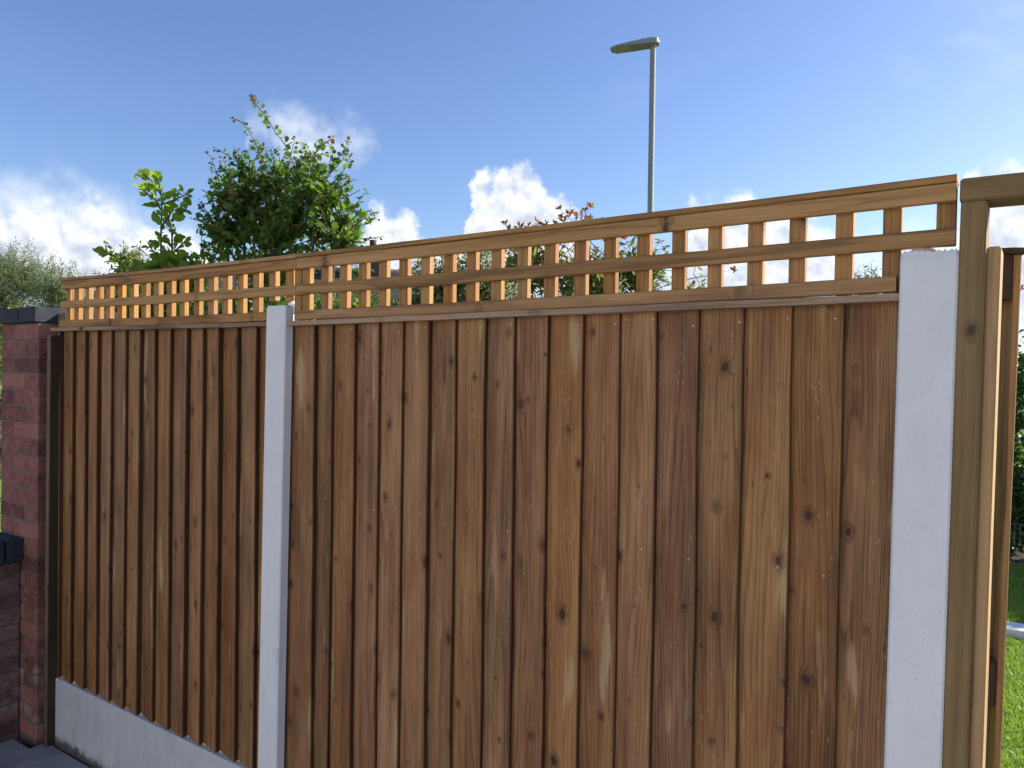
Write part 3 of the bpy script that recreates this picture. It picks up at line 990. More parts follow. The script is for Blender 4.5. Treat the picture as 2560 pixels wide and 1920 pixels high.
WX1 = -2.735
WX0 = WX1 - .215
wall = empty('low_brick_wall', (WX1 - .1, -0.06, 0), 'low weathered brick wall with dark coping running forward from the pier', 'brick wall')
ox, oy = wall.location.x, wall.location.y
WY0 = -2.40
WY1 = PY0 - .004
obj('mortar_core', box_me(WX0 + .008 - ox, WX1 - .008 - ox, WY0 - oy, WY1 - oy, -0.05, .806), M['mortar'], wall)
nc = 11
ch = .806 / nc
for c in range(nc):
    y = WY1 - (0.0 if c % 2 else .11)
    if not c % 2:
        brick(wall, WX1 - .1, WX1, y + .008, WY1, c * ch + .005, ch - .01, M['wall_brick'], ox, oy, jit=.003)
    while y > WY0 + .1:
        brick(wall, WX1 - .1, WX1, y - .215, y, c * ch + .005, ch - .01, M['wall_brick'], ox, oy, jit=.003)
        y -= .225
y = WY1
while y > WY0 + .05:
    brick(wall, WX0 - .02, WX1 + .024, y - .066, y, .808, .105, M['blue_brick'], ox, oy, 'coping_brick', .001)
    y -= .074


# ------------------------------------------------------------------ street lamp
def street_lamp():
    top = at(1632.5, 116, 11.3)
    root = empty('street_lamp', (top.x, top.y, -0.05), 'tall grey street lamp with a flat LED head behind the fence', 'street lamp')
    H = top.z + 0.05
    s = Soup()
    s.tube([Vector((0, 0, 0)), Vector((0, 0, 1.35)), Vector((0, 0, 1.40)), Vector((0, 0, H - .05)), Vector((0, 0, H + .02))],
           [.07, .07, .045, .043, .041], 20)
    obj('column', s.me(), M['galv'], root)
    obj('column_door', box_me(-.045, .045, -.078, -.06, .45, .95, .004), M['galv'], root)
    d = (-CR * 0.955 + CF * 0.30)
    d.z = 0
    d.normalize()
    side = Vector((-d.y, d.x, 0))
    ang = math.atan2(d.y, d.x)
    head = bpy.data.objects.new('lantern', None)
    # lantern body: cross-sections along its length (x forward)
    secs = [(-.085, .050, .000, .060), (-.07, .085, -.008, .088), (0.0, .100, -.012, .098), (.12, .118, -.012, .090), (.26, .135, -.010, .070),
            (.40, .142, -.008, .050), (.52, .135, -.006, .036), (.60, .105, -.004, .026), (.625, .070, .0, .018)]
    s = Soup()
    for x, hw, zb, zt in secs:
        zm = zb + .014
        s.v += [(x, -hw, zm), (x, -hw * .93, zb), (x, hw * .93, zb), (x, hw, zm), (x, hw * .86, zb + (zt - zb) * .72), (x, hw * .45, zt),
                (x, -hw * .45, zt), (x, -hw * .86, zb + (zt - zb) * .72)]
    for i in range(len(secs) - 1):
        b = i * 8
        for k in range(8):
            k2 = (k + 1) % 8
            s.f.append((b + k, b + k2, b + 8 + k2, b + 8 + k))
    s.f.append(tuple(range(8))[::-1])
    s.f.append(tuple((len(secs) - 1) * 8 + k for k in range(8)))
    me = s.me(False)
    body = obj('lantern', me, M['lamp_grey'], root, loc=(0, 0, H + .030), rot=(0, math.radians(2), ang))
    obj('gear_cover', box_me(.05, .33, -.105, .105, -.0185, -.0125, .002), M['lamp_under'], body)
    obj('led_lens', box_me(.345, .57, -.112, .112, -.0155, -.0085, .003), M['lens'], body)
    obj('hinge_plate', box_me(-.098, -.080, -.04, .04, .005, .055, .004), M['steel'], body)
    s = Soup()
    s.tube([Vector((0, 0, -.06)), Vector((0, 0, -.012)), Vector((0, 0, .01))], [.044, .046, .05], 16)
    obj('spigot_clamp', s.me(), M['lamp_under'], body)
    s = Soup()
    s.tube([Vector((.14, 0, .083)), Vector((.14, 0, .104)), Vector((.14, 0, .108))], [.016, .014, .008], 10)
    obj('photocell', s.me(), M['lamp_under'], body)


street_lamp()


# ------------------------------------------------------------------ foliage
def leaf_mesh(kind, fold=0.25, droop=0.2):
    """unit leaf along +y, width about x, uv across / along"""
    if kind == 'lobed':
        half = [(0.00, 0.02), (0.10, 0.16), (0.30, 0.26), (0.24, 0.42), (0.44, 0.56), (0.30, 0.66), (0.32, 0.84), (0.10, 0.90)]
    elif kind == 'broad':
        half = [(0.02, 0.03), (0.22, 0.12), (0.36, 0.34), (0.385, 0.52), (0.30, 0.76), (0.11, 0.93)]
    elif kind == 'lance':
        half = [(0.02, 0.04), (0.13, 0.22), (0.20, 0.48), (0.18, 0.70), (0.08, 0.90)]
    elif kind == 'narrow':
        half = [(0.015, 0.05), (0.10, 0.35), (0.09, 0.65)]
    else:
        half = [(0.02, 0.04), (0.22, 0.25), (0.26, 0.55), (0.14, 0.85)]
    mids = [0.0] + [y for _, y in half] + [1.0]
    v, uv, f = [], [], []
    zf = lambda x, y: abs(x) * fold - droop * y * y
    for y in mids:
        v.append((0, y, zf(0, y)))
        uv.append((.5, y))
    nm = len(mids)
    for s in (-1, 1):
        st = len(v)
        for x, y in half:
            v.append((s * x, y, zf(x, y) + 0.02 * math.sin(9 * y + s)))
            uv.append((.5 + s * x / .9, y))
        n = len(half)
        for i in range(n - 1):
            a, b, c, d = i + 1, st + i, st + i + 1, i + 2
            f.append((a, b, c, d) if s > 0 else (d, c, b, a))
        tri0 = (0, st, 1) if s > 0 else (1, st, 0)
        f.append(tri0)
        f.append((n, st + n - 1, nm - 1) if s > 0 else (nm - 1, st + n - 1, n))
    me = bpy.data.meshes.new('leaf_' + kind)
    me.from_pydata(v, [], f)
    ul = me.uv_layers.new(name='UVMap')
    for lp in me.loops:
        ul.data[lp.index].uv = uv[lp.vertex_index]
    me.update()
    me.shade_smooth()
    return me, np.array(v), [list(x) for x in f], np.array(uv)


LEAF = {k: [leaf_mesh(k, fo, dr) for fo, dr in ((.25, .25), (.5, .1), (.1, .45))] for k in ('lobed', 'broad', 'lance', 'narrow', 'oval')}


def leaf_matrix(p, direction, size, r, flat=0.5):
    d = Vector(direction).normalized()
    up = Vector((r.gauss(0, .5), r.gauss(0, .5), 1.0)) * flat + Vector((r.gauss(0, 1), r.gauss(0, 1), r.gauss(0, 1))) * (1 - flat)
    x = d.cross(up)
    if x.length < 1e-4:
        x = Vector((1, 0, 0))
    x.normalize()
    z = x.cross(d)
    return Matrix(((x.x * size, d.x * size, z.x * size, p.x), (x.y * size, d.y * size, z.y * size, p.y),
                   (x.z * size, d.z * size, z.z * size, p.z), (0, 0, 0, 1)))


_shared = {}


def shared_leaf(kind, i, mname):
    key = (kind, i, mname)
    if key not in _shared:
        me = LEAF[kind][i][0].copy()
        me.materials.append(M[mname])
        _shared[key] = me
    return _shared[key]


def joined(name, leaves, kind, mname, root):
    """one mesh of many leaves; leaves = [(matrix, variant)]"""
    if not leaves:
        return
    V, F, UVs = [], [], []
    base = 0
    loops, starts, tot = [], [], []
    uvl = []
    org = np.array(root.location)
    for i in range(3):
        ms = [np.array(mx) for mx, k in leaves if k == i]
        if not ms:
            continue
        _, lv, lf, luv = LEAF[kind][i]
        A = np.stack(ms)
        P = np.einsum('nij,vj->nvi', A[:, :3, :3], lv) + A[:, None, :3, 3] - org
        nl, nv = P.shape[0], P.shape[1]
        V.append(P.reshape(-1, 3))
        flat = np.concatenate([np.array(x) for x in lf])
        lens = np.array([len(x) for x in lf])
        loops.append((flat[None, :] + (base + np.arange(nl) * nv)[:, None]).ravel())
        tot.append(np.tile(lens, nl))
        uvl.append(np.tile(luv[flat], (nl, 1)))
        base += nl * nv
    V = np.concatenate(V)
    loops = np.concatenate(loops)
    tot = np.concatenate(tot)
    uvl = np.concatenate(uvl)
    starts = np.concatenate([[0], np.cumsum(tot)[:-1]])
    me = bpy.data.meshes.new(name)
    me.vertices.add(len(V))
    me.vertices.foreach_set('co', V.ravel())
    me.loops.add(len(loops))
    me.loops.foreach_set('vertex_index', loops.astype(np.int32))
    me.polygons.add(len(tot))
    me.polygons.foreach_set('loop_start', starts.astype(np.int32))
    ul = me.uv_layers.new(name='UVMap')
    ul.data.foreach_set('uv', uvl.ravel())
    me.update(calc_edges=True)
    me.validate()
    me.shade_smooth()
    o = obj(name, me, M[mname], root)
    o['kind'] = 'stuff'
    return o


def place_leaves(root, leaves, kind, mname, singles=0, name='leaf', rest='foliage'):
    """leaves = [(matrix, variant)]; those nearest the camera become objects"""
    leaves = sorted(leaves, key=lambda l: (l[0].translation - CAM).length)
    for mx, i in leaves[:singles]:
        o = obj(name, shared_leaf(kind, i, mname), None, root)
        mm = mx.copy()
        mm.translation = mx.translation - root.location
        o.matrix_local = mm
    joined(rest, leaves[singles:], kind, mname, root)


def wiggle(a, b, n, amp, r):
    pts = []
    for i in range(n + 1):
        t = i / n
        o = Vector((r.gauss(0, amp), r.gauss(0, amp), r.gauss(0, amp))) * math.sin(t * math.pi)
        pts.append(a.lerp(b, t) + o)
    return pts


def crown(r, blobs, n_twigs, per_twig, size, hub, twig_len=0.22, flat=0.5, shell=0.55):
    """twigs inside ellipsoids; blobs = [(centre, (rx,ry,rz), weight)]"""
    leaves, twigs = [], []
    ws = [b[2] for b in blobs]
    for _ in range(n_twigs):
        c, rad, _w = r.choices(blobs, ws)[0]
        d = Vector((r.gauss(0, 1), r.gauss(0, 1), r.gauss(0, 1))).normalized()
        k = r.uniform(shell, 1.0) if r.random() < .75 else r.uniform(0.1, shell)
        tip = c + Vector((d.x * rad[0], d.y * rad[1], d.z * rad[2])) * k
        back = (hub - tip)
        out = (d + Vector((0, 0, .55)) + Vector((r.gauss(0, .35), r.gauss(0, .35), r.gauss(0, .35)))).normalized()
        L = twig_len * r.uniform(.6, 1.3)
        st = tip - out * L
        pts = wiggle(st, tip, 3, L * .05, r)
        twigs.append((pts, [.0028, .0024, .0018, .0010]))
        for i in range(per_twig):
            t = (i + .6) / per_twig
            p = st.lerp(tip, t)
            ld = (out * .55 + Vector((r.gauss(0, .7), r.gauss(0, .7), r.gauss(0, .5)))).normalized()
            s = size * r.uniform(.6, 1.25) * (1.05 - .35 * t)
            leaves.append((leaf_matrix(p + ld * size * .15, ld, s, r, flat), r.randrange(3)))
    return leaves, twigs


def shoot(r, pts, size, spacing, tip_frac=0.25, r0=.0045):
    """a long shoot with alternate leaves; returns leaves, red tip leaves, branch"""
    L = [0]
    for a, b in zip(pts, pts[1:]):
        L.append(L[-1] + (b - a).length)
    tot = L[-1]
    radii = [r0 * (1 - .75 * l / tot) + .0006 for l in L]
    green, red = [], []
    s = spacing * .5
    k = 0
    while s < tot:
        i = max(j for j in range(len(L) - 1) if L[j] <= s)
        t = (s - L[i]) / max(1e-6, L[i + 1] - L[i])
        p = pts[i].lerp(pts[i + 1], t)
        ax = (pts[i + 1] - pts[i]).normalized()
        sd = Vector((r.gauss(0, 1), r.gauss(0, 1), r.gauss(0, .4)))
        sd = (sd - ax * sd.dot(ax)).normalized()
        f = s / tot
        sz = size * r.uniform(.65, 1.15) * (1.0 - .62 * f ** 2)
        ld = (sd + ax * .5 + Vector((0, 0, .1))).normalized()
        (red if f > 1 - tip_frac and r.random() < .8 else green).append((leaf_matrix(p + ld * sz * .22, ld, sz, r, .4), r.randrange(3)))
        s += spacing * r.uniform(.7, 1.25) * (1 - .4 * f)
        k += 1
    return green, red, (pts, radii)


def limbs(root, name, tubes, m, sides=5):
    s = Soup()
    for pts, rad in tubes:
        s.tube([p - root.location for p in pts], rad, sides)
    return obj(name, s.me(), m, root)


def zp(zx, zy, d):
    """point from the zoomed crop 200..1000 x 200..800 of the photograph"""
    return at(200 + zx * .3617, 200 + zy * .3617, d)


# --- hawthorn
r = random.Random(21)
HD = 4.35
base = zp(1400, 900, HD)
root = empty('hawthorn_bush', (base.x, base.y, -0.05), 'tall dark green hawthorn with long thin shoots rising above the left trellis', 'bush')
hub = Vector((base.x, base.y, 1.2))
tubes = []
px = .3617 / FPX * HD
B = []
for (zx, zy, rx, rz, ry, wt_, dd) in ((1380, 930, 400, 260, 330, 5, 0), (1640, 760, 190, 190, 200, 1.6, -.1), (1110, 790, 210, 180, 200, 2.2, .05),
                                  (1000, 1010, 200, 170, 220, 2.4, 0), (1780, 980, 180, 170, 200, 2.0, 0), (1350, 680, 180, 110, 150, .7, 0),
                                  (1350, 1250, 480, 260, 360, 4.2, 0), (1330, 1650, 480, 260, 360, 2.6, 0), (1840, 1120, 140, 110, 150, .7, -.1)):
    B.append((zp(zx, zy, HD + dd), (rx * px, ry * px, rz * px), wt_))
green, tw = crown(r, B, 660, 8, 0.049, hub, 0.24, .45, .45)
tubes += tw
red = []
shoots = [
    [(1600, 860), (1550, 690), (1480, 590), (1420, 450), (1350, 360), (1290, 260), (1230, 185), (1185, 112)],
    [(1350, 760), (1290, 600), (1250, 530), (1210, 430), (1165, 350), (1110, 285), (1035, 258)],
    [(1560, 760), (1580, 640), (1590, 560), (1630, 500), (1690, 440), (1765, 385)],
    [(1560, 840), (1640, 740), (1710, 660), (1770, 580), (1820, 490), (1870, 410)],
    [(1010, 850), (960, 700), (940, 630), (910, 540), (860, 490)],
    [(1330, 800), (1230, 700), (1160, 630), (1090, 570), (1020, 520), (935, 470)],
    [(1360, 700), (1345, 600), (1335, 530), (1318, 455)], [(1620, 680), (1580, 540), (1540, 428)],
    [(1650, 850), (1740, 770), (1830, 720), (1905, 688)], [(1800, 1080), (1900, 1010), (1960, 960), (2020, 915)],
    [(1780, 1140), (1900, 1100), (2000, 1095), (2100, 1082)], [(1040, 620), (1045, 700), (1060, 800)],
    [(1200, 1000), (1000, 900), (880, 850), (835, 865)], [(1100, 1120), (950, 1010), (850, 985), (780, 960)],
]
for sh in shoots:
    dd = HD + r.uniform(-.25, .1)
    pts = [zp(a, b, dd + .03 * i * r.uniform(-1, 1)) for i, (a, b) in enumerate(sh)]
    g1, r1, br = shoot(r, pts, 0.043, 0.022, .20, .0048)
    green += g1
    red += r1
    tubes.append(br)
for k in range(100):
    c, rad, _ = B[r.choices(range(6), [4, 2, 2, 1.2, 1.6, 1.2])[0]]
    d = Vector((r.gauss(0, 1), r.gauss(0, .6), r.gauss(.7, .7))).normalized()
    st = c + Vector((d.x * rad[0], d.y * rad[1], d.z * rad[2])) * r.uniform(.45, .78)
    grow = (d * .8 + Vector((r.gauss(0, .4), r.gauss(0, .3), .35))).normalized()
    ln = r.uniform(.10, .22)
    pts = [st, st + grow * ln * .5, st + (grow + Vector((r.gauss(0, .12), 0, .12))).normalized() * ln]
    g1, r1, br = shoot(r, pts, 0.044, 0.017, .12, .0035)
    green += g1
    red += r1
    tubes.append(br)
for k in range(7):
    c, rad, _ = B[k]
    tubes.append((wiggle(Vector((base.x + r.uniform(-.1, .1), base.y + r.uniform(-.1, .1), -0.02)), c, 6, .04, r), [.030, .027, .023, .018, .014, .010, .006]))
limbs(root, 'trunk', tubes[-7:], M['bark'], 7)
limbs(root, 'twigs', tubes[:-7], M['twig'], 4)['kind'] = 'stuff'
place_leaves(root, green, 'lobed', 'hawthorn', 260)
place_leaves(root, red, 'lobed', 'haw_red', 40, rest='young_leaves')

# --- hazel
r = random.Random(33)
ZD = 4.25
base = zp(600, 1200, ZD)
root = empty('hazel_shrub', (base.x, base.y, -0.05), 'upright hazel shrub with broad bright leaves left of the hawthorn', 'shrub')
stems = [[(620, 2300), (580, 1700), (560, 1250), (560, 1050), (565, 900), (560, 780), (535, 672)],
         [(650, 2300), (650, 1700), (640, 1280), (635, 1050), (612, 960), (640, 860), (668, 790), (705, 730)],
         [(560, 900), (520, 830), (450, 770), (400, 740)], [(560, 790), (490, 690), (440, 660), (400, 648)], [(565, 860), (650, 830), (720, 800), (760, 790)],
         [(600, 1500), (420, 1350), (300, 1290), (225, 1215), (190, 1120)], [(225, 1215), (160, 1190), (115, 1195)],
         [(690, 1500), (820, 1350), (960, 1230), (1010, 1130), (1050, 1060)], [(690, 1500), (760, 1300), (840, 1210), (900, 1150)],
         [(560, 1250), (480, 1150), (470, 1120)], [(640, 1200), (720, 1120), (740, 1090)], [(560, 1020), (640, 900), (740, 890)]]
leaves, tubes = [], []
for i, st in enumerate(stems):
    dd = ZD + r.uniform(-.12, .12)
    pts = [zp(a, b, dd + r.uniform(-.03, .03)) for a, b in st]
    g1, r1, br = shoot(r, pts, 0.070, 0.024, 0.0, .010 if i < 2 else .005)
    leaves += g1 + r1
    tubes.append(br)
    g1, r1, br = shoot(r, pts, 0.060, 0.046, 0.0, .004)
    leaves += g1 + r1
px = .3617 / FPX * ZD
B = [(zp(650, 1310, ZD), (430 * px, .25, 110 * px), 3), (zp(520, 1600, ZD), (420 * px, .3, 230 * px), 2)]
g2, tw = crown(r, B, 200, 5, 0.072, base, .2, .6, .3)
leaves += g2
limbs(root, 'trunk', tubes, M['bark'], 6)
limbs(root, 'twigs', tw, M['twig'], 4)['kind'] = 'stuff'
place_leaves(root, leaves, 'broad', 'hazel', 300)


# --- generic bushes and trees
def bush(name, label, cat, blobs, ntw, per, size, kind, mname, seed, singles=0, extra=None, group=None, twig_len=.22, flat=.5, shell=.5, trunk_r=.02, nst=5):
    r = random.Random(seed)
    cx = sum(b[0].x * b[2] for b in blobs) / sum(b[2] for b in blobs)
    cy = sum(b[0].y * b[2] for b in blobs) / sum(b[2] for b in blobs)
    root = empty(name, (cx, cy, -0.06), label, cat, group)
    hub = Vector((cx, cy, .4))
    leaves, tw = crown(r, blobs, ntw, per, size, hub, twig_len, flat, shell)
    st = []
    for k in range(nst):
        b = blobs[k % len(blobs)]
        end = b[0] + Vector((r.uniform(-.5, .5) * b[1][0], r.uniform(-.5, .5) * b[1][1], r.uniform(-.2, .6) * b[1][2]))
        pts = wiggle(Vector((cx + r.uniform(-.06, .06), cy + r.uniform(-.06, .06), -.04)), end, 6, .05 * (end.z + .3), r)
        st.append((pts, [trunk_r * q for q in (1, .9, .75, .6, .45, .3, .15)]))
        for q in range(3):
            i = r.randrange(2, 5)
            e2 = pts[i] + Vector((r.uniform(-1, 1) * b[1][0], r.uniform(-1, 1) * b[1][1], r.uniform(.1, 1) * b[1][2])) * .8
            st.append((wiggle(pts[i], e2, 4, .03, r), [trunk_r * q2 for q2 in (.5, .4, .3, .2, .1)]))
    limbs(root, 'trunk', st, M['bark'], 6)
    limbs(root, 'twigs', tw, M['twig'], 3)['kind'] = 'stuff'
    place_leaves(root, leaves, kind, mname, singles)
    if extra:
        extra(root, r, blobs)
    return root


# photinia with red tips
PD = 5.1
pxp = 1 / FPX * PD


def photinia_tips(root, r, blobs):
    green, red, tb = [], [], []
    tips = [(1262, 555), (1275, 570), (1320, 560), (1345, 552), (1390, 552), (1395, 518), (1420, 532), (1440, 540), (1452, 528), (1462, 522), (1480, 512),
            (1475, 540), (1465, 545), (1430, 525), (1402, 540), (1300, 562), (1335, 568), (1365, 556), (1410, 545), (1455, 545), (1500, 545), (1580, 640), (1620, 580), (1405, 600), (1515, 600), (1560, 590), (1600, 610), (1650, 600), (1545, 572), (1660, 620), (1835, 672), (1490, 620)]
    for u, v in tips:
        tip = at(u, v, PD + r.uniform(-.1, .1))
        bx = blobs[r.randrange(3)][0]
        st = bx.lerp(tip, .25) + Vector((0, 0, -.12))
        tb.append((wiggle(st, tip, 4, .01, r), [.004, .0035, .003, .0022, .0012]))
        for k in range(r.randrange(8, 13)):
            d = Vector((r.gauss(0, .6), r.gauss(0, .6), r.uniform(.3, 1.1))).normalized()
            L = (leaf_matrix(tip + Vector((0, 0, -r.uniform(0, .03))), d, r.uniform(.022, .042), r, .5), r.randrange(3))
            (red if r.random() < .72 else green).append(L)
    for t_ in tb:
        limbs(root, 'tip_shoot', [t_], M['bark'], 4)
    place_leaves(root, red, 'lance', 'photinia_red', 120, name='red_leaf', rest='red_leaves')
    place_leaves(root, green, 'lance', 'photinia', 60, rest='young_leaves')


bush('photinia_bush', 'photinia with red young leaves behind the middle of the trellis', 'bush',
     [(at(1480, 680, PD), (.40, .4, .24), 3), (at(1600, 670, PD), (.22, .3, .23), 2.2), (at(1340, 655, PD), (.25, .35, .27), 2.6), (at(1755, 740, PD), (.22, .25, .12), 1.3),
      (at(1500, 880, PD), (.6, .45, .30), 1.2)], 700, 6, .062, 'lance', 'photinia', 44, 200, photinia_tips, trunk_r=.016, nst=8, flat=.35)
VD = 5.5
bush('variegated_shrub', 'pale cream-edged evergreen shrub seen through the trellis left of the red-tipped bush', 'shrub',
     [(at(1110, 725, VD), (.42, .35, .37), 5), (at(1220, 700, VD), (.32, .35, .34), 4), (at(1040, 790, VD), (.28, .3, .28), 2), (at(1130, 950, VD), (.5, .4, .4), 1.5)],
     1250, 7, .046, 'lance', 'varieg', 45, 280, flat=.3, twig_len=.16, trunk_r=.014)
bush('lime_green_shrub', 'bright lime green leafy shrub between the hawthorn and the pale shrub', 'shrub',
     [(at(960, 790, 4.9), (.18, .25, .16), 2), (at(880, 770, 4.8), (.22, .25, .20), 2), (at(920, 930, 4.9), (.4, .3, .3), 2)], 150, 6, .065, 'oval', 'lime', 46, 200, flat=.5, trunk_r=.010)
bush('olive_tree', 'small grey-leaved olive tree showing above the right end of the fence', 'tree',
     [(at(2165, 715, 8.2), (.24, .25, .30), 3), (at(2185, 830, 8.2), (.5, .45, .4), 3), (at(2130, 740, 8.2), (.18, .2, .16), 1)], 150, 9, .070, 'narrow', 'olive', 47, 60, flat=.3, twig_len=.34, trunk_r=.03)


def tree(name, label, blobs, ntw, per, size, kind, mname, seed, twig_len, trunk_r=.12, flat=.4, nst=6, group='trees beyond the fence'):
    return bush(name, label, 'tree', blobs, ntw, per, size, kind, mname, seed, 0, None, group, twig_len, flat, .45, trunk_r, nst)


tree('willow_tree', 'airy grey-green willow standing at the far left behind the pier', [(at(60, 690, 16), (1.0, 1.0, .85), 3), (at(150, 720, 15.5), (.75, .9, .65), 2.4), (at(215, 760, 15.5), (.45, .6, .40), 1),
     (at(20, 660, 17), (.7, .8, .55), 1.2), (at(90, 800, 16), (1.3, 1, .6), 2.5), (at(-60, 720, 17), (.9, 1, .8), 2)], 2600, 10, .085, 'narrow', 'willow', 51, .50, .05, .3, 9)
tree('conifer_tree', 'dark conifer at the left edge in front of the willow', [(at(-40, 800, 13), (.55, .6, .95), 3), (at(2, 765, 13), (.22, .35, .55), 1.6), (at(20, 800, 13), (.25, .4, .4), 1)], 900, 9, .08, 'narrow', 'conifer', 52, .3, .08, .4)
tree('ash_tree', 'pale yellow-green feathery tree rising behind the hazel', [(at(325, 645, 12.5), (.30, .4, .30), 2), (at(300, 720, 12.5), (.5, .5, .5), 2.5), (at(350, 740, 12.5), (.55, .5, .5), 2), (at(560, 735, 12.5), (.5, .5, .35), 1.2)], 330, 8, .085, 'lance', 'ash', 53, .35, .06)
bush('golden_shrub', 'small yellow-green shrub just above the pier cap at the far left', 'shrub', [(at(46, 775, 9), (.10, .12, .16), 1), (at(46, 830, 9), (.16, .2, .22), 1)], 60, 7, .04, 'oval', 'ash', 54, 40, trunk_r=.012, group=None)
bush('lime_hedge_plant', 'bright green leaves at the left edge beside the pier cap', 'shrub', [(at(-20, 830, 5.3), (.10, .2, .20), 1), (at(-45, 900, 5.3), (.13, .25, .4), 1.5)], 90, 6, .06, 'oval', 'lime', 55, 80, trunk_r=.010)
tree('dark_backdrop_tree', 'dense dark tree filling the gap behind the hawthorn and hazel', [(at(560, 800, 8), (.9, .7, .40), 3), (at(760, 790, 8), (.6, .6, .36), 2.2), (at(360, 810, 8), (.7, .6, .34), 2.2), (at(220, 820, 8), (.4, .5, .26), 1)], 1400, 8, .085, 'oval', 'laurel', 56, .3, .05)

# --- hedge, flowers and wire border at the back of the garden on the right
hb = []
for k in range(9):
    x = .85 + k * .5
    hb.append((Vector((x, 7.55 + .1 * math.sin(k * 2.1), 1.5 + .15 * math.sin(k * 1.7))), (.42, .42, .95 + .1 * math.sin(k * 2.9)), 1))
    hb.append((Vector((x, 7.45, .50)), (.42, .42, .60), 1.5))


def flowers(root, r, blobs):
    pk, wh = [], []
    for _ in range(26):
        p = Vector((r.uniform(.65, 3.6), 7.15 + r.uniform(-.1, .1), r.uniform(2.3, 2.75)))
        for k in range(9):
            d = Vector((r.gauss(0, 1), -abs(r.gauss(0, 1)), r.gauss(0, 1))).normalized()
            pk.append((leaf_matrix(p, d, r.uniform(.03, .045), r, .2), r.randrange(3)))
    for _ in range(30):
        p = Vector((r.uniform(.65, 3.6), 7.12 + r.uniform(-.08, .08), r.uniform(1.3, 2.35)))
        for k in range(6):
            d = Vector((r.gauss(0, 1), -abs(r.gauss(0, 1)), r.gauss(0, 1))).normalized()
            wh.append((leaf_matrix(p, d, r.uniform(.018, .028), r, .2), r.randrange(3)))
    joined('pink_flowers', pk, 'oval', 'pink', root)
    joined('white_flowers', wh, 'oval', 'white_petal', root)


bush('laurel_hedge', 'tall dark green hedge with pink and white flowers at the end of the right lawn', 'hedge', hb, 4400, 8, .095, 'oval', 'laurel', 61, 120, flowers, twig_len=.25, trunk_r=.02, nst=9)

wf = empty('wire_border', (0.5, 6.72, 0), 'low green wire border fence in front of the dark hedge', 'wire fence')
s = Soup()
for k in range(90):
    x = k * .042
    s.tube([Vector((x, 0, -.02)), Vector((x, 0, .40))], [.0017, .0017], 4)
obj('upright_wires', s.me(), M['wire'], wf)['kind'] = 'stuff'
for z in (.03, .40):
    s = Soup()
    s.tube([Vector((-.02, -.004, z)), Vector((3.8, -.004, z))], [.0024, .0024], 6)
    obj('cross_wire', s.me(), M['wire'], wf)

ed = obj('lawn_edging', box_me(0, 9.0, 0, .20, -0.04, .045, .006, 2), M['edging'], loc=(-2.0, 4.32, 0), rot=(0, 0, math.radians(2)))
tag(ed, 'white edging board lying across the lawn', 'edging')

# artificial grass blades, dense where the gate opening shows the lawn
def blades(x0, x1, y0, y1, n, h, seed):
    g_ = np.random.default_rng(seed)
    P = np.column_stack([g_.uniform(x0, x1, n), g_.uniform(y0, y1, n), np.full(n, -.004)])
    a = g_.uniform(0, 2 * np.pi, n)
    hh = h * g_.uniform(.6, 1.2, n)
    wd = .0022 + .0012 * g_.random(n)
    le = g_.normal(0, .45, (n, 2)) * hh[:, None]
    sx, sy = np.cos(a) * wd, np.sin(a) * wd
    z0 = np.zeros(n)
    v0 = P + np.column_stack([-sx, -sy, z0])
    v1 = P + np.column_stack([sx, sy, z0])
    v2 = P + np.column_stack([sx * .8 + le[:, 0] * .4, sy * .8 + le[:, 1] * .4, hh * .6])
    v3 = P + np.column_stack([-sx * .8 + le[:, 0] * .4, -sy * .8 + le[:, 1] * .4, hh * .6])
    v4 = P + np.column_stack([le[:, 0], le[:, 1], hh])
    return np.stack([v0, v1, v2, v3, v4], 1)


Vb = np.concatenate([blades(.1, 3.6, .2, 4.33, 120000, .032, 1), blades(-.1, 3.9, 4.56, 6.9, 60000, .034, 2), blades(-3, 7, .3, 6.9, 25000, .03, 3)])
nb = len(Vb)
me = bpy.data.meshes.new('grass')
me.vertices.add(nb * 5)
me.vertices.foreach_set('co', Vb.ravel())
idx = (np.arange(nb) * 5)[:, None] + np.array([0, 1, 2, 3, 3, 2, 4])[None, :]
me.loops.add(nb * 7)
me.loops.foreach_set('vertex_index', idx.ravel().astype(np.int32))
me.polygons.add(nb * 2)
st_ = np.column_stack([np.arange(nb) * 7, np.arange(nb) * 7 + 4]).ravel()
me.polygons.foreach_set('loop_start', st_.astype(np.int32))
me.uv_layers.new(name='UVMap')
me.update(calc_edges=True)
grass = obj('grass', me, M['grass'])
tag(grass, 'short bright artificial grass covering the lawn', 'grass', kind='stuff')

# ------------------------------------------------------------------ neighbour's bungalow behind the bushes
HC = at(900, 700, 16.5)
house = empty('bungalow', (HC.x, HC.y, -0.05), 'bungalow with a dark mossy tiled roof and chimney behind the hawthorn', 'house')
hx = CR.copy(); hx.z = 0; hx.normalize()
house.rotation_euler = (0, 0, math.atan2(hx.y, hx.x) + math.radians(6))
LW, DW, EH, RH = 7.6, 5.4, 2.85, 4.25
X0, X1 = -6.0, 1.35
obj('wall', box_me(X0 + .15, X1 - .15, .3, DW, 0, EH), M['house_wall'], house)
sl = math.atan2(RH - EH, DW / 2)
roof = obj('roof', prism_me([(0, 0), (1, 0), (1, 1), (0, 1)], 0, 1), M['tile'], house)
roof.data.clear_geometry()
yr = .3 + (DW - .3) / 2
rv = [(X0, -.05, EH - .15), (X1, -.05, EH - .15), (X1, yr, RH), (X0, yr, RH), (X0, 2 * yr + .05, EH - .15), (X1, 2 * yr + .05, EH - .15)]
roof.data.from_pydata(rv, [], [(0, 1, 2, 3), (3, 2, 5, 4), (0, 3, 4), (1, 5, 2), (0, 4, 5, 1)])
roof.data.update()
slope_len = math.hypot(yr + .05, RH - EH + .15)
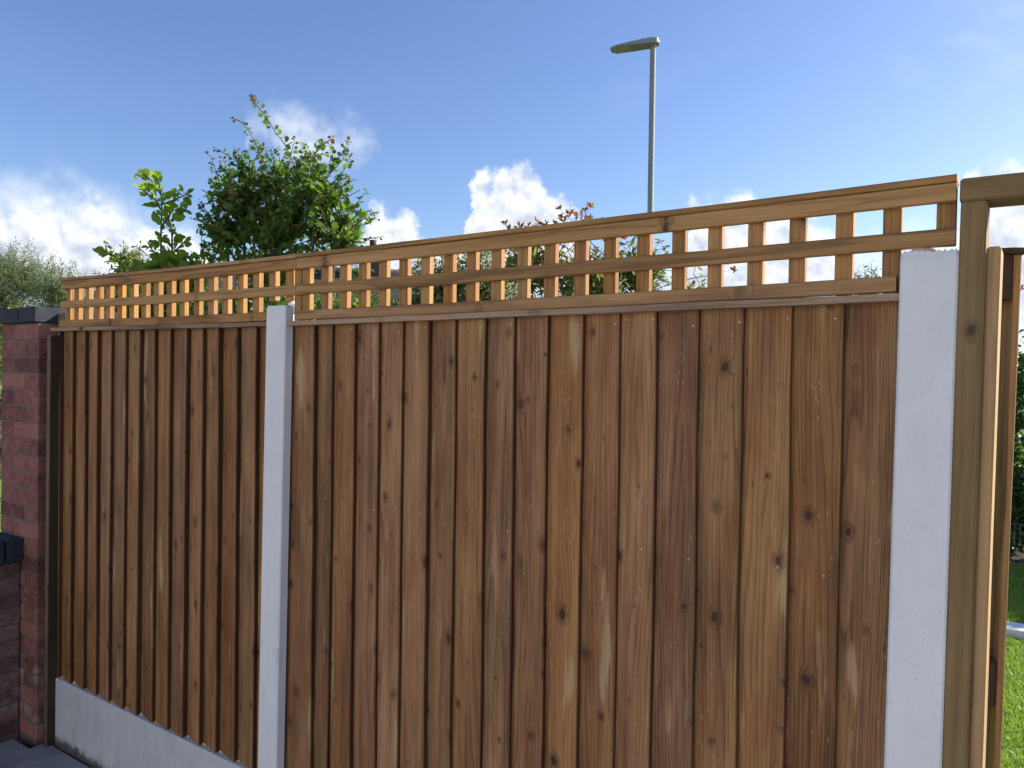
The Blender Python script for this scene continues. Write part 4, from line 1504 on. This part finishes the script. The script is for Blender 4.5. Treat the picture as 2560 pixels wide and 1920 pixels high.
up = Vector((0, yr + .05, RH - EH + .15)).normalized()
nrm = Vector((0, -up.z, up.y))
rows = 22
tile_me = box_me(-.085, .085, 0, .17, -.006, .010, .003, 1)
tile_me.materials.append(M['tile'])
ncol = int((X1 - X0) / .178)
rest_t = Soup()
tile_rot = Matrix((Vector((1, 0, 0)), up, nrm)).transposed().to_euler()
rt = random.Random(9)
count = 0
for j in range(rows):
    for i in range(ncol):
        x = X0 + .09 + i * .178 + (.089 if j % 2 else 0)
        if x > X1 - .05:
            continue
        p = Vector((x, -.05, EH - .15)) + up * (j * slope_len / rows) + nrm * (.012 + rt.uniform(-.003, .006))
        if x > -2.4 and count < 300 and j >= 4:
            o = obj('roof_tile', tile_me, None, roof, loc=p)
            o.rotation_euler = (tile_rot.x + rt.uniform(.03, .07), 0, rt.uniform(-.02, .02))
            count += 1
        else:
            b = len(rest_t.v)
            q = [(-.085, 0), (.085, 0), (.085, .17), (-.085, .17)]
            for h_ in (0.0, .014):
                rest_t.v += [tuple(p + Vector((1, 0, 0)) * a + up * b2 + nrm * (h_ - .05 * b2 * .5)) for a, b2 in q]
            rest_t.f += [(b + 4, b + 5, b + 6, b + 7), (b, b + 1, b + 5, b + 4), (b + 1, b + 2, b + 6, b + 5), (b + 3, b, b + 4, b + 7)]
o = obj('further_roof_tiles', rest_t.me(False), M['tile'], roof)
o['kind'] = 'stuff'
s = Soup()
s.tube([Vector((X0, yr, RH + .02)), Vector((X1, yr, RH + .02))], [.09, .09], 10)
obj('ridge_tiles', s.me(), M['tile'], roof)
cx_ = 0.10
ch_ = obj('chimney', box_me(cx_ - .22, cx_ + .22, yr - .22, yr + .22, RH - .5, RH + .52, .01), M['chimney_brick'], house)
obj('corbel', box_me(cx_ - .26, cx_ + .26, yr - .26, yr + .26, RH + .522, RH + .61, .01), M['chimney_brick'], ch_)
s = Soup()
s.tube([Vector((cx_ - .05, yr, RH + .61)), Vector((cx_ - .05, yr, RH + .76)), Vector((cx_ - .05, yr, RH + .82))], [.09, .08, .095], 12)
obj('chimney_pot', s.me(), M['pot'], ch_)
for wx in (-4.2, -1.6, 0.3):
    fr = obj('window', box_me(wx - .5, wx + .5, .262, .305, 1.0, 2.15, .006), M['white_frame'], house)
    obj('pane', box_me(wx - .44, wx + .44, .250, .261, 1.06, 2.09), M['glass'], fr)
